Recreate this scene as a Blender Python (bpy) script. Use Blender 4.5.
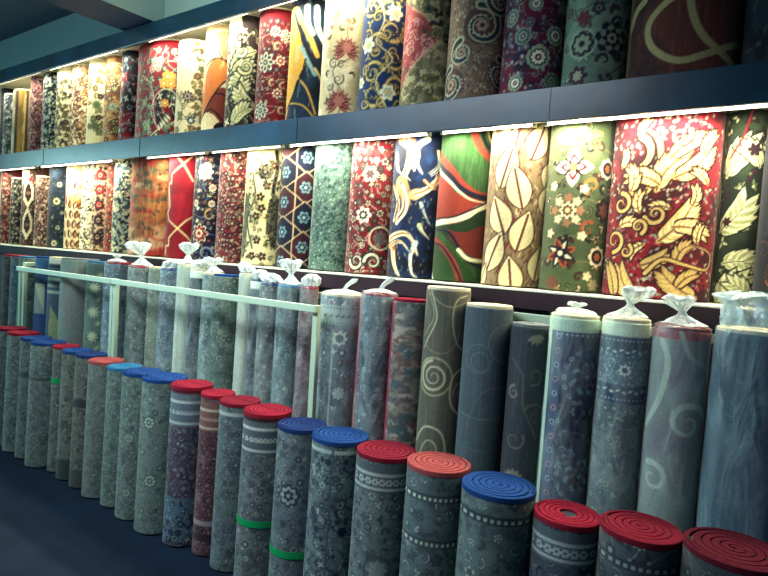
import bpy, math, random
import numpy as np
from math import pi, sin, cos, tan, atan2, asin, radians, sqrt

for o in list(bpy.data.objects):
    bpy.data.objects.remove(o)
SC = bpy.context.scene
COL = SC.collection

# ------------------------------------------------------------------ camera
cam_data = bpy.data.cameras.new('camera')
cam_data.sensor_fit = 'HORIZONTAL'
cam_data.sensor_width = 36.0
cam_data.lens = 36.0 * 580.0 / 768.0
cam_data.clip_start = 0.02
cam_ob = bpy.data.objects.new('camera', cam_data)
COL.objects.link(cam_ob)
from mathutils import Matrix, Vector
_r = (0.81174768, 0.58092739, 0.05990881)
_u = (-0.08077588, 0.01008671, 0.99668125)
_f = (-0.57839516, 0.81389288, -0.05511278)
EYE = 1.6
cam_ob.matrix_world = Matrix(((_r[0], _u[0], -_f[0], 0), (_r[1], _u[1], -_f[1], 0), (_r[2], _u[2], -_f[2], EYE), (0, 0, 0, 1)))
SC.camera = cam_ob

# ------------------------------------------------------------------ world, exposure
SC.view_settings.view_transform = 'Standard'
SC.view_settings.look = 'None'
SC.view_settings.exposure = -0.06
SC.view_settings.gamma = 1.0
SC.view_settings.use_curve_mapping = False
w = bpy.data.worlds.new('world')
SC.world = w
w.use_nodes = True
w.node_tree.nodes['Background'].inputs[0].default_value = (0.01, 0.15, 0.28, 1)
w.node_tree.nodes['Background'].inputs[1].default_value = 0.22

def area(name, loc, target, sx, sy, power, color, spread=180):
    l = bpy.data.lights.new(name, 'AREA')
    l.shape = 'RECTANGLE'
    l.size = sx
    l.size_y = sy
    l.energy = power
    l.color = color
    l.spread = radians(spread)
    o = bpy.data.objects.new(name, l)
    COL.objects.link(o)
    o.location = loc
    d = Vector(target) - Vector(loc)
    z = -d.normalized()
    x = Vector((1, 0, 0))
    y = z.cross(x).normalized()
    x = y.cross(z).normalized()
    o.matrix_world = Matrix(((x[0], y[0], z[0], loc[0]), (x[1], y[1], z[1], loc[1]), (x[2], y[2], z[2], loc[2]), (0, 0, 0, 1)))
    return o
# shop lighting: cool ceiling panels over the aisle, plus added unseen fills for the fascia and bulkhead
area('aisle_light', (-2.6, 0.2, 3.2), (-2.2, 2.1, 1.1), 2.6, 0.7, 44, (0.80, 0.93, 1.0), 90)
area('aisle_light', (-5.0, 0.3, 3.2), (-4.6, 2.1, 1.2), 1.6, 0.6, 8, (0.70, 0.95, 0.96), 100)
area('fascia_sheen_fill', (-8.9, -1.0, 2.2), (-3.0, 1.6, 2.1), 3.2, 1.5, 70, (0.45, 0.88, 0.88), 100)  # added unseen panel that puts a sheen on the far shelf fascia
area('bulkhead_fill', (-3.1, 1.5, 3.42), (-3.3, 2.46, 3.3), 1.0, 0.1, 5, (0.85, 1.0, 0.92), 120)  # unseen fill added to brighten the bulkhead right of the beam
area('bulkhead_fill', (-5.0, 1.3, 3.42), (-4.7, 2.46, 3.3), 0.5, 0.1, 0.7, (0.70, 0.95, 1.0), 120)  # weaker added fill for the bulkhead left of the beam

# ------------------------------------------------------------------ materials
def s2l(c):
    c = np.asarray(c, float)
    return np.where(c <= 0.04045, c / 12.92, ((c + 0.055) / 1.055) ** 2.4)

def rgb(h):
    return tuple(int(h[i:i + 2], 16) / 255 for i in (0, 2, 4))

def new_mat(name):
    m = bpy.data.materials.new(name)
    m.use_nodes = True
    nt = m.node_tree
    return m, nt, nt.nodes['Principled BSDF']

def plain(name, col, rough=0.6, metal=0.0, var=0.12, scale=14.0, bump=0.0, bscale=60.0, spec=0.5):
    """procedural painted / textile surface: noise-varied colour with optional bump"""
    m, nt, b = new_mat(name)
    tc = nt.nodes.new('ShaderNodeTexCoord')
    n = nt.nodes.new('ShaderNodeTexNoise')
    n.inputs['Scale'].default_value = scale
    n.inputs['Detail'].default_value = 4
    nt.links.new(tc.outputs['Object'], n.inputs['Vector'])
    r = nt.nodes.new('ShaderNodeValToRGB')
    c = s2l(rgb(col))
    r.color_ramp.elements[0].position = 0.3
    r.color_ramp.elements[1].position = 0.7
    r.color_ramp.elements[0].color = (*(c * (1 - var)), 1)
    r.color_ramp.elements[1].color = (*np.minimum(c * (1 + var), 1), 1)
    nt.links.new(n.outputs['Fac'], r.inputs['Fac'])
    nt.links.new(r.outputs['Color'], b.inputs['Base Color'])
    b.inputs['Roughness'].default_value = rough
    b.inputs['Metallic'].default_value = metal
    b.inputs['Specular IOR Level'].default_value = spec
    if bump:
        n2 = nt.nodes.new('ShaderNodeTexNoise')
        n2.inputs['Scale'].default_value = bscale
        nt.links.new(tc.outputs['Object'], n2.inputs['Vector'])
        bp = nt.nodes.new('ShaderNodeBump')
        bp.inputs['Strength'].default_value = bump
        bp.inputs['Distance'].default_value = 0.003
        nt.links.new(n2.outputs['Fac'], bp.inputs['Height'])
        nt.links.new(bp.outputs['Normal'], b.inputs['Normal'])
    return m

def carpet_material():
    m, nt, b = new_mat('woven_carpet')
    at = nt.nodes.new('ShaderNodeAttribute')
    at.attribute_name = 'weave'
    tc = nt.nodes.new('ShaderNodeTexCoord')
    n = nt.nodes.new('ShaderNodeTexNoise')
    n.inputs['Scale'].default_value = 260
    n.inputs['Detail'].default_value = 2
    nt.links.new(tc.outputs['Object'], n.inputs['Vector'])
    mr = nt.nodes.new('ShaderNodeMapRange')
    mr.inputs[1].default_value = 0.3
    mr.inputs[2].default_value = 0.7
    mr.inputs[3].default_value = 0.80
    mr.inputs[4].default_value = 1.15
    nt.links.new(n.outputs['Fac'], mr.inputs[0])
    mx = nt.nodes.new('ShaderNodeVectorMath')
    mx.operation = 'SCALE'
    nt.links.new(at.outputs['Color'], mx.inputs[0])
    nt.links.new(mr.outputs[0], mx.inputs['Scale'])
    nt.links.new(mx.outputs[0], b.inputs['Base Color'])
    bp = nt.nodes.new('ShaderNodeBump')
    bp.inputs['Strength'].default_value = 0.35
    bp.inputs['Distance'].default_value = 0.002
    nt.links.new(n.outputs['Fac'], bp.inputs['Height'])
    nt.links.new(bp.outputs['Normal'], b.inputs['Normal'])
    b.inputs['Roughness'].default_value = 0.9
    b.inputs['Specular IOR Level'].default_value = 0.2
    b.inputs['Sheen Weight'].default_value = 0.08
    return m

def plastic_material(name, lo, hi, col=(0.80, 0.95, 0.93), scale=9.0, tall=0.35):
    m, nt, b = new_mat(name)
    out = nt.nodes['Material Output']
    tc = nt.nodes.new('ShaderNodeTexCoord')
    mp = nt.nodes.new('ShaderNodeMapping')
    mp.inputs['Scale'].default_value = (1, 1, tall)
    nt.links.new(tc.outputs['Object'], mp.inputs['Vector'])
    n = nt.nodes.new('ShaderNodeTexNoise')
    n.inputs['Scale'].default_value = scale
    n.inputs['Detail'].default_value = 5
    n.inputs['Distortion'].default_value = 1.2
    nt.links.new(mp.outputs[0], n.inputs['Vector'])
    mr = nt.nodes.new('ShaderNodeMapRange')
    mr.inputs[1].default_value = 0.35
    mr.inputs[2].default_value = 0.70
    mr.inputs[3].default_value = lo
    mr.inputs[4].default_value = hi
    nt.links.new(n.outputs['Fac'], mr.inputs[0])
    tr = nt.nodes.new('ShaderNodeBsdfTransparent')
    mix = nt.nodes.new('ShaderNodeMixShader')
    b.inputs['Base Color'].default_value = (*col, 1)
    b.inputs['Roughness'].default_value = 0.16
    b.inputs['Specular IOR Level'].default_value = 0.8
    bp = nt.nodes.new('ShaderNodeBump')
    bp.inputs['Strength'].default_value = 0.9
    bp.inputs['Distance'].default_value = 0.02
    nt.links.new(n.outputs['Fac'], bp.inputs['Height'])
    nt.links.new(bp.outputs['Normal'], b.inputs['Normal'])
    nt.links.new(mr.outputs[0], mix.inputs[0])
    nt.links.new(tr.outputs[0], mix.inputs[1])
    nt.links.new(b.outputs[0], mix.inputs[2])
    nt.links.new(mix.outputs[0], out.inputs['Surface'])
    return m

def lamp_material(name, col, power):
    m, nt, b = new_mat(name)
    b.inputs['Base Color'].default_value = (0.9, 0.9, 0.85, 1)
    b.inputs['Emission Color'].default_value = (*col, 1)
    b.inputs['Emission Strength'].default_value = power
    return m

CARPET = carpet_material()
WRAP = plastic_material('clear_plastic_wrap', 0.02, 0.30, scale=13)
WRAPK = plastic_material('gathered_plastic', 0.40, 0.95, col=(0.86, 0.98, 0.95), scale=30, tall=0.8)
WRAPB = plastic_material('blue_plastic_bag', 0.12, 0.48, col=(0.42, 0.58, 0.66), scale=12, tall=0.3)
FELT = {k: plain('felt_' + k, h, 0.95, var=0.12, scale=50, bump=0.4, bscale=300, spec=0.1) for k, h in dict(
    red='8a1c30', crimson='761a2c', coral='964646', blue='1c3f78', navy='1c3262', cyan='2c6a90', cream='cfc7a8', grey='70767a', darkred='581828').items()}
COREM = plain('dark_roll_core', '181c22', 0.9)
GREEN_TAPE = plain('green_tape', '0f9a55', 0.4)
STEEL = plain('teal_painted_board', '0e3850', 0.30, var=0.6, scale=2.6, bump=0.35, bscale=7, spec=.45)
BOARD = plain('white_laminate', 'd8d8c4', 0.4, var=0.04)
LEDGEM = plain('dark_brown_laminate', '34262e', 0.7, var=0.2, scale=5, spec=.15)
RACKM = plain('pale_green_steel', 'b2cab0', 0.35, var=0.06, scale=5)
WALLM = plain('cream_plaster', 'ddd2b0', 0.8, var=0.05, scale=4)
CEILM = plain('ceiling_board', '8aa6a2', 0.8, var=0.08, scale=2)
FLOORM = plain('dark_floor_tile', '0c1c30', 0.8, var=0.2, scale=6, spec=.15)
DARKM = plain('dark_back_panel', '22303a', 0.7)
TUBE = lamp_material('lit_tube', (1.0, 0.96, 0.80), 9.0)
TUBE_DIM = lamp_material('dim_tube', (1.0, 0.96, 0.80), 3.0)

# ------------------------------------------------------------------ mesh helpers
def mesh_ob(name, verts, faces, mat, parent=None, smooth=True, col=None):
    me = bpy.data.meshes.new(name)
    me.from_pydata([tuple(map(float, v)) for v in verts], [], faces)
    if isinstance(mat, (list, tuple)):
        for q in mat:
            me.materials.append(q)
    else:
        me.materials.append(mat)
    if smooth:
        me.polygons.foreach_set('use_smooth', [True] * len(me.polygons))
    if col is not None:
        a = me.color_attributes.new('weave', 'FLOAT_COLOR', 'POINT')
        c = np.ones((len(verts), 4), np.float32)
        c[:, :3] = col
        a.data.foreach_set('color', c.ravel())
    me.update()
    o = bpy.data.objects.new(name, me)
    COL.objects.link(o)
    if parent is not None:
        o.parent = parent
    return o

def box(name, x0, x1, y0, y1, z0, z1, mat, parent=None, bevel=0.0):
    v = [(x, y, z) for x in (x0, x1) for y in (y0, y1) for z in (z0, z1)]
    f = [(0, 1, 3, 2), (4, 6, 7, 5), (0, 4, 5, 1), (2, 3, 7, 6), (0, 2, 6, 4), (1, 5, 7, 3)]
    o = mesh_ob(name, v, f, mat, parent, smooth=False)
    if bevel:
        md = o.modifiers.new('bevel', 'BEVEL')
        md.width = bevel
        md.segments = 2
    return o

def empty(name, loc, label, cat, group=None):
    o = bpy.data.objects.new(name, None)
    o.empty_display_size = 0.05
    COL.objects.link(o)
    o.location = loc
    o['label'] = label
    o['category'] = cat
    if group:
        o['group'] = group
    return o

def tag(o, label, cat, group=None):
    o['label'] = label
    o['category'] = cat
    if group:
        o['group'] = group
    return o

def struct(o):
    o['kind'] = 'structure'
    return o

# ------------------------------------------------------------------ pattern canvas
def _hash(ix, iy, seed):
    n = (ix.astype(np.int64) * 374761393 + iy.astype(np.int64) * 668265263 + seed * 144665) & 0x7fffffff
    n = ((n ^ (n >> 13)) * 1274126177) & 0x7fffffff
    return ((n ^ (n >> 16)) & 0xffff) / 65535.0

def vnoise(x, y, seed=0):
    ix, iy = np.floor(x), np.floor(y)
    fx, fy = x - ix, y - iy
    fx, fy = fx * fx * (3 - 2 * fx), fy * fy * (3 - 2 * fy)
    a, b = _hash(ix, iy, seed), _hash(ix + 1, iy, seed)
    c, d = _hash(ix, iy + 1, seed), _hash(ix + 1, iy + 1, seed)
    return (a * (1 - fx) + b * fx) * (1 - fy) + (c * (1 - fx) + d * fx) * fy

def fbm(x, y, seed=0):
    return 0.55 * vnoise(x, y, seed) + 0.3 * vnoise(x * 2.1, y * 2.1, seed + 7) + 0.15 * vnoise(x * 4.3, y * 4.3, seed + 13)

class Weave:
    """draws a carpet's design on the unrolled surface (u across, v up, metres)"""
    def __init__(s, u, v, amap, W, zt, zb, px):
        s.u, s.v, s.amap, s.W, s.zt, s.zb, s.px = u, v, amap, W, zt, zb, px
        s.c = np.zeros((len(u), 3))
        s.H = zt - zb

    def P(s, a, b):
        return s.amap(a), s.zt - b * s.H

    def put(s, idx, m, col):
        if isinstance(col, str):
            col = rgb(col)
        m = np.clip(m, 0, 1)[:, None]
        s.c[idx] = s.c[idx] * (1 - m) + np.asarray(col) * m

    def base(s, col):
        s.c[:] = rgb(col)

    def near(s, u0, v0, R):
        idx = np.nonzero((np.abs(s.u - u0) < R) & (np.abs(s.v - v0) < R))[0]
        return idx, s.u[idx] - u0, s.v[idx] - v0

    def sd(s, idx, d, col):
        s.put(idx, 0.5 - d / s.px, col)

    def disc(s, a, b, r, col, raw=False):
        u0, v0 = (a, b) if raw else s.P(a, b)
        if not raw:
            r *= s.W
        i, du, dv = s.near(u0, v0, r + s.px)
        s.sd(i, np.hypot(du, dv) - r, col)

    def ell(s, a, b, rx, ry, ang, col, raw=False):
        u0, v0 = (a, b) if raw else s.P(a, b)
        if not raw:
            rx *= s.W
            ry *= s.W
        i, du, dv = s.near(u0, v0, max(rx, ry) + s.px)
        t = radians(ang)
        x, y = du * cos(t) + dv * sin(t), -du * sin(t) + dv * cos(t)
        k = np.hypot(x / rx, y / ry)
        s.sd(i, (k - 1) * min(rx, ry), col)

    def ring(s, a, b, r, w, col, raw=False):
        u0, v0 = (a, b) if raw else s.P(a, b)
        if not raw:
            r *= s.W
            w *= s.W
        i, du, dv = s.near(u0, v0, r + w + s.px)
        s.sd(i, np.abs(np.hypot(du, dv) - r) - w / 2, col)

    def flower(s, a, b, r, n, col, k=0.35, rot=0.0, raw=False):
        u0, v0 = (a, b) if raw else s.P(a, b)
        if not raw:
            r *= s.W
        i, du, dv = s.near(u0, v0, r + s.px)
        th = np.arctan2(dv, du) + radians(rot)
        R = r * (1 - k + k * np.abs(np.cos(n * th / 2)))
        s.sd(i, np.hypot(du, dv) - R, col)

    def leaf(s, a, b, l, w, ang, col, vein=None, raw=False, bend=0.0):
        """leaf from base point outwards"""
        u0, v0 = (a, b) if raw else s.P(a, b)
        if not raw:
            l *= s.W
            w *= s.W
        i, du, dv = s.near(u0, v0, l + w)
        t = radians(ang)
        x, y = du * cos(t) + dv * sin(t), -du * sin(t) + dv * cos(t)
        q = np.clip(x / l, 0, 1)
        y = y - bend * l * q * q
        hw = w * 0.5 * np.sin(pi * q ** 0.8)
        d = np.abs(y) - hw
        d = np.where((x < 0) | (x > l), 1.0, d)
        s.sd(i, d, col)
        if vein:
            s.sd(i, np.where((x < 0) | (x > l * 0.92), 1.0, np.abs(y) - max(w * 0.045, s.px * 0.45)), vein)

    def line(s, pts, w, col, taper=False):
        """polyline in raw metres"""
        p = np.asarray(pts, float)
        m = p.min(0) - w - s.px
        M = p.max(0) + w + s.px
        i = np.nonzero((s.u > m[0]) & (s.u < M[0]) & (s.v > m[1]) & (s.v < M[1]))[0]
        if len(i) == 0:
            return
        X, Y = s.u[i], s.v[i]
        best = np.full(len(i), 9.0)
        n = len(p) - 1
        for k in range(n):
            ax, ay = p[k]
            bx, by = p[k + 1] - p[k]
            L = bx * bx + by * by + 1e-12
            t = np.clip(((X - ax) * bx + (Y - ay) * by) / L, 0, 1)
            ww = w / 2 * ((1 - (k + t) / n * 0.85) if taper else 1.0)
            best = np.minimum(best, np.hypot(X - ax - t * bx, Y - ay - t * by) - ww)
        s.sd(i, best, col)

    def smooth(s, pts, sub=8):
        p = [np.asarray(q, float) for q in pts]
        p = [2 * p[0] - p[1]] + p + [2 * p[-1] - p[-2]]
        o = []
        for k in range(1, len(p) - 2):
            for j in range(sub):
                t = j / sub
                o.append(0.5 * ((2 * p[k]) + (p[k + 1] - p[k - 1]) * t + (2 * p[k - 1] - 5 * p[k] + 4 * p[k + 1] - p[k + 2]) * t * t
                                + (-p[k - 1] + 3 * p[k] - 3 * p[k + 1] + p[k + 2]) * t ** 3))
        o.append(p[-2])
        return o

    def curve(s, pts, w, col, taper=False, edge=None, ew=0.02):
        P = s.smooth([s.P(a, b) for a, b in pts])
        if edge:
            s.line(P, (w + 2 * ew) * s.W, edge, taper)
        s.line(P, w * s.W, col, taper)

    def poly(s, pts, col, smooth=True):
        P = [s.P(a, b) for a, b in pts]
        if smooth:
            P = s.smooth(P + [P[0]])
        P = np.asarray(P)
        inside = np.zeros(len(s.u), bool)
        j = len(P) - 1
        for k in range(len(P)):
            x1, y1 = P[k]
            x2, y2 = P[j]
            if y1 != y2:
                c = ((y1 > s.v) != (y2 > s.v)) & (s.u < (x2 - x1) * (s.v - y1) / (y2 - y1) + x1)
                inside ^= c
            j = k
        s.put(np.nonzero(inside)[0], np.ones(int(inside.sum())), col)

    def scroll(s, a, b, r, ang, turns, w, col, flip=1, raw=False, edge=None):
        u0, v0 = (a, b) if raw else s.P(a, b)
        if not raw:
            r *= s.W
            w *= s.W
        pts = []
        n = int(14 * turns) + 3
        for k in range(n):
            q = k / (n - 1)
            R = r * (1 - q * 0.86)
            t = radians(ang) + flip * q * turns * 2 * pi
            pts.append((u0 + R * cos(t), v0 + R * sin(t)))
        if edge:
            s.line(pts, w * 1.9, edge, True)
        s.line(pts, w, col, True)

    def band(s, b0, b1, col, a0=None, a1=None):
        v1, v0 = s.zt - b0 * s.H, s.zt - b1 * s.H
        m = np.minimum(s.v - v0, v1 - s.v) / s.px + 0.5
        if a0 is not None:
            u0, u1 = s.amap(a0), s.amap(a1)
            m = np.minimum(m, np.minimum(s.u - u0, u1 - s.u) / s.px + 0.5)
        i = np.nonzero(m > 0)[0]
        s.put(i, m[i], col)

    def dots(s, b, n, r, col, col2=None):
        for k in range(n):
            a = -0.05 + 1.15 * k / (n - 1)
            s.flower(a, b, r, 4, col if (k % 2 or not col2) else col2)

    def noise(s, f, col, lo, hi, fy=None, seed=0, amt=1.0, rot=0.0):
        t = radians(rot)
        x, y = s.u * cos(t) + s.v * sin(t), -s.u * sin(t) + s.v * cos(t)
        n = fbm(x * f, y * (fy or f), seed)
        m = np.clip((n - lo) / max(hi - lo, 1e-3), 0, 1) * amt
        s.put(slice(None), m, col)

    def acanthus(s, a, b, L, ang, curl, col, edge, light=None, n=6, wid=0.42):
        """lobed scrolling leaf growing along a curling spine"""
        u0, v0 = s.P(a, b)
        L = L * s.W
        pts = []
        t = radians(ang)
        x, y = u0, v0
        m = 16
        for k in range(m + 1):
            pts.append((x, y, t))
            t += radians(curl) / m * (0.4 + 1.2 * k / m)
            x += cos(t) * L / m
            y += sin(t) * L / m
        e = s.px * 0.9
        for ps in (0, 1):
            for k in range(n):
                q = 0.08 + 0.86 * k / n
                x, y, t = pts[int(q * m)]
                l = L * wid * (0.5 + 0.8 * sin(pi * (q * .8 + .12)))
                for sg in (-1, 1):
                    g = degrees_(t) + sg * (60 - 24 * q)
                    bd = -sg * 0.38
                    w_ = l * 0.46
                    if ps == 0:
                        s.leaf(x, y, l + e * 2.4, w_ + e * 2.4, g, edge, raw=True, bend=bd)
                    else:
                        s.leaf(x, y, l, w_, g, col, raw=True, bend=bd)
                        if light:
                            s.leaf(x, y, l * .8, w_ * .42, g + sg * 8, light, raw=True, bend=bd)
        P = [(p[0], p[1]) for p in pts]
        s.line(P, L * 0.07 + s.px, col, True)
        s.line(P, max(L * 0.02, s.px * .8), edge, True)

    def persian(s, size, cols, seed=1, dens=1.0, a0=-0.15, a1=1.2, b0=-0.02, b1=1.02, vine=None, kinds='rls', ol=None):
        """allover floral: rosettes, leaf sprigs and scrolls on a jittered lattice"""
        R = random.Random(seed)
        sz = size * s.W
        u0, u1 = s.amap(a0), s.amap(a1)
        vt, vb = s.zt - b0 * s.H, s.zt - b1 * s.H
        nu, nv = max(1, int((u1 - u0) / sz)), max(1, int((vt - vb) / sz))
        cells = []
        for j in range(nv + 1):
            for i in range(nu + 1):
                if R.random() > dens:
                    continue
                cells.append((u0 + (i + 0.5 * (j % 2) + R.uniform(-.22, .22)) * sz, vb + (j + 0.5 + R.uniform(-.22, .22)) * sz))
        if vine:
            for k, (x, y) in enumerate(cells):
                x2, y2 = cells[(k + R.choice([1, nu, nu + 1])) % len(cells)]
                if abs(x - x2) + abs(y - y2) < 3 * sz:
                    mx, my = (x + x2) / 2 + R.uniform(-.4, .4) * sz, (y + y2) / 2 + R.uniform(-.4, .4) * sz
                    s.line(s.smooth([(x, y), (mx, my), (x2, y2)], 4), max(sz * 0.06, s.px * 0.8), vine)
        if ol is None:
            bc = np.median(s.c, axis=0)
            ol = tuple(bc * 0.45)
        e = max(s.px * 0.75, sz * 0.05)
        for x, y in cells:
            k = R.choice(kinds)
            c = R.choice(cols)
            d = R.choice(cols)
            if k == 'r':
                n = R.choice([5, 6, 8])
                r = sz * R.uniform(.3, .46)
                g = R.uniform(0, 60)
                s.flower(x, y, r + e, n, ol, .3, g, True)
                s.flower(x, y, r, n, c, .38, g, True)
                s.flower(x, y, r * .62, n, ol, .3, g + 30, True)
                s.flower(x, y, r * .5, n, d, .3, g + 30, True)
                s.disc(x, y, r * .28, R.choice(cols), True)
            elif k == 'l':
                g = R.uniform(0, 360)
                for q in range(R.choice([2, 3, 4])):
                    gg, ll = g + q * R.uniform(60, 100), sz * R.uniform(.4, .6)
                    s.leaf(x, y, ll + e, sz * .22 + 1.6 * e, gg, ol, raw=True)
                    s.leaf(x, y, ll, sz * .22, gg, c, raw=True)
                s.disc(x, y, sz * .1, d, True)
            else:
                s.scroll(x, y, sz * .42, R.uniform(0, 360), R.uniform(.8, 1.3), sz * .13, c, R.choice([-1, 1]), True, edge=ol)
                s.disc(x, y, sz * .1, d, True)

def degrees_(t):
    return t * 180 / pi

# ------------------------------------------------------------------ rolls
def roll_body(name, rx, ry, h, pxm, paint, az, visinfo, parent, zt, zb, tone=(1.0, 1.0, 1.0)):
    """outer surface of a rolled carpet standing on end, with its design woven in; returns object.
    az = direction (radians from -Y towards +X) the visible side faces"""
    ds = 1.0 / pxm
    # section angles, dense on the side that shows
    A = []
    rr = max(rx, ry)
    k = max(24, int(2.2 * pi * rr * 0.56 / ds))
    for i in range(k + 1):
        A.append(-radians(105) + radians(210) * i / k)
    m = 14
    for i in range(1, m):
        A.append(radians(105) + radians(150) * i / m)
    A = np.array(A)
    nA = len(A)
    t = A + az                       # world: direction angle, 0 = -Y, + towards +X
    X, Y = rx * np.sin(t), -ry * np.cos(t)
    seg = np.hypot(np.diff(X), np.diff(Y))
    U = np.concatenate([[0], np.cumsum(seg)])
    i0 = int(np.argmin(np.abs(A)))
    U = U - U[i0]
    nz = max(8, int(h / ds))
    zvis0 = max(0.0, zb - 0.06)
    nlow = 4 if zvis0 > 0.05 else 0
    Z = list(np.linspace(0, zvis0, nlow + 1)[:-1]) + list(np.linspace(zvis0 if nlow else 0, h, max(6, int((h - zvis0) / ds)))) if nlow else list(np.linspace(0, h, nz))
    Z = np.array(Z)
    nZ = len(Z)
    XX = np.tile(X, nZ)
    YY = np.tile(Y, nZ)
    ZZ = np.repeat(Z, nA)
    UU = np.tile(U, nZ)
    # visible fraction map -> arc coordinate
    cx, cy = visinfo['x'], visinfo['y']
    dist = np.hypot(cx, cy)
    # azimuth of section points as seen from the aisle
    ax = np.arctan2(cx + X, cy + Y)
    fr = (np.abs(A) < radians(100))
    aa, uu = ax[fr], U[fr]
    l, r_ = int(np.argmin(aa)), int(np.argmax(aa))
    if l > r_:
        l, r_ = r_, l
    aa, uu = aa[l:r_ + 1], uu[l:r_ + 1]
    o = np.argsort(aa)
    aa, uu = aa[o], uu[o]
    L, Rr = aa[0], aa[-1]
    vis = visinfo['vis']
    sl = (uu[-1] - uu[0])

    def amap(a):
        q = a * vis
        if q < 0.03:
            return float(np.interp(L + 0.03 * (Rr - L), aa, uu) + (q - 0.03) * sl * 0.8)
        if q > 0.97:
            return float(np.interp(L + 0.97 * (Rr - L), aa, uu) + (q - 0.97) * sl * 0.8)
        return float(np.interp(L + q * (Rr - L), aa, uu))
    W = (Rr - L) * dist * vis
    cv = Weave(UU, ZZ, amap, W, zt, zb, ds * 1.1)
    paint(cv)
    c = np.clip(cv.c, 0, 1)
    mc = c.mean(0)
    c = np.clip(mc + (c - mc) * tone[2], 0, 1)
    g = c.mean(1, keepdims=True)
    c = (g + (c - g) * tone[1]) ** tone[0]
    j = _hash((UU * 900).astype(int) + 5000, (ZZ * 900).astype(int), 3)[:, None]
    c = s2l(np.clip(c * (0.93 + 0.14 * j), 0, 1))
    # caps
    verts = np.stack([XX, YY, ZZ], 1)
    f = []
    for b in range(nZ - 1):
        o0 = b * nA
        for a in range(nA):
            a2 = (a + 1) % nA
            f.append((o0 + a, o0 + a2, o0 + nA + a2, o0 + nA + a))
    extra = np.stack([X * 0.97, Y * 0.97, np.full(nA, h + 0.002)], 1)
    n0 = len(verts)
    verts = np.concatenate([verts, extra, [[0, 0, h + 0.002]], [[0, 0, 0]]])
    c = np.concatenate([c, c[-nA:], [[.03, .03, .04]], [[.03, .03, .04]]])
    for a in range(nA):
        a2 = (a + 1) % nA
        f.append((n0 - nA + a, n0 - nA + a2, n0 + a2, n0 + a))
        f.append((n0 + a, n0 + a2, n0 + nA))
        f.append((a2, a, n0 + nA + 1))
    ob = mesh_ob(name, verts, f, CARPET, parent, True, c)
    return ob

def coil(name, rx, ry, z0, z1, mat, parent, turns=4, hole=0.2, seg=28, gap=0.2, start=0.0, wob=0.0, ring=0, ringdrop=0.0):
    """spiral of backing that shows on the end of a roll: a ribbon with thickness"""
    n = int(turns * seg)
    pitch = (1 - hole) / turns
    V, F = [], []
    for i in range(n + 1):
        t = i / seg
        a = start + t * 2 * pi
        ro = 1 - pitch * t
        ri = ro - pitch * (1 - gap)
        wz = wob * sin(a * 2.0 + t * 3)
        for q, z in ((ro, z0), (ro, z1 + wz), (ri, z1 + wz), (ri, z0)):
            V.append((rx * q * cos(a), ry * q * sin(a), z))
    for i in range(n):
        o = i * 4
        for k in range(4):
            F.append((o + k, o + (k + 1) % 4, o + 4 + (k + 1) % 4, o + 4 + k))
    if ring:
        b0 = len(V)
        m = 56
        for i in range(m):
            a = 2 * pi * i / m
            for q, z in ((ring, z0 - ringdrop), (ring, z1 - .002), (ring - .02, z1), (1 - pitch * .55, z1), (1 - pitch * .55, z0)):
                V.append((rx * q * cos(a), ry * q * sin(a), z))
        for i in range(m):
            for k in range(5):
                p, q = b0 + i * 5, b0 + (i + 1) % m * 5
                F.append((p + k, p + (k + 1) % 5, q + (k + 1) % 5, q + k))
    F.append((3, 2, 1, 0))
    F.append((n * 4, n * 4 + 1, n * 4 + 2, n * 4 + 3))
    return mesh_ob(name, V, F, mat, parent, smooth=False)

def tube_surface(name, prof, mat, parent, nth=36, pleat=0.0, np_=9, seed=0, bend=(0, 0), crinkle=0.0, aspect=1.0, twist=0.0):
    """prof: list of (radius, z, pleatweight). gathered plastic surface"""
    V, F = [], []
    R = random.Random(seed)
    ph = [R.uniform(0, 6.28) for _ in range(4)]
    z0, z1 = prof[0][1], prof[-1][1]
    for j, (r, z, pw) in enumerate(prof):
        q = (z - z0) / max(z1 - z0, 1e-6)
        for i in range(nth):
            a = 2 * pi * i / nth
            k = 1 + pw * pleat * (sin(np_ * a + ph[0] + z * 30 * twist) + 0.6 * sin((np_ * 2 - 3) * a + ph[1]))
            k += crinkle * (vnoise(np.array([a * 3.0]), np.array([z * 26.0]), seed)[0] - 0.5)
            V.append((r * k * cos(a) + bend[0] * pw * (z - z0), r * aspect * k * sin(a) + bend[1] * pw * (z - z0), z + 0.12 * pw * r * sin(3 * a + ph[2])))
    for j in range(len(prof) - 1):
        for i in range(nth):
            i2 = (i + 1) % nth
            F.append((j * nth + i, j * nth + i2, (j + 1) * nth + i2, (j + 1) * nth + i))
    return mesh_ob(name, V, F, mat, parent)

def interp_prof(keys, n):
    """keys (r,z,pw) -> smooth n samples"""
    k = np.array(keys, float)
    t = np.linspace(0, len(k) - 1, n)
    out = []
    for q in t:
        i = min(int(q), len(k) - 2)
        f = q - i
        f = f * f * (3 - 2 * f)
        out.append(tuple(k[i] * (1 - f) + k[i + 1] * f))
    return out

# ------------------------------------------------------------------ carpet designs
def mk_persian(base, cols, size=.42, seed=1, dens=1.0, vine=None, kinds='rls', extra=None, mottle=None):
    def f(c):
        c.base(base)
        if mottle:
            c.noise(9, mottle, .4, .65, seed=seed, amt=.6)
        c.persian(size, cols, seed, dens, vine=vine, kinds=kinds)
        if extra:
            extra(c)
    return f

def mk_speckle(base, cols, f=55, seed=1, fy=None):
    def g(c):
        c.base(base)
        for k, q in enumerate(cols):
            c.noise(f * (1 + .2 * k), q, .54, .60, fy=fy, seed=seed + k * 5)
    return g

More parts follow.
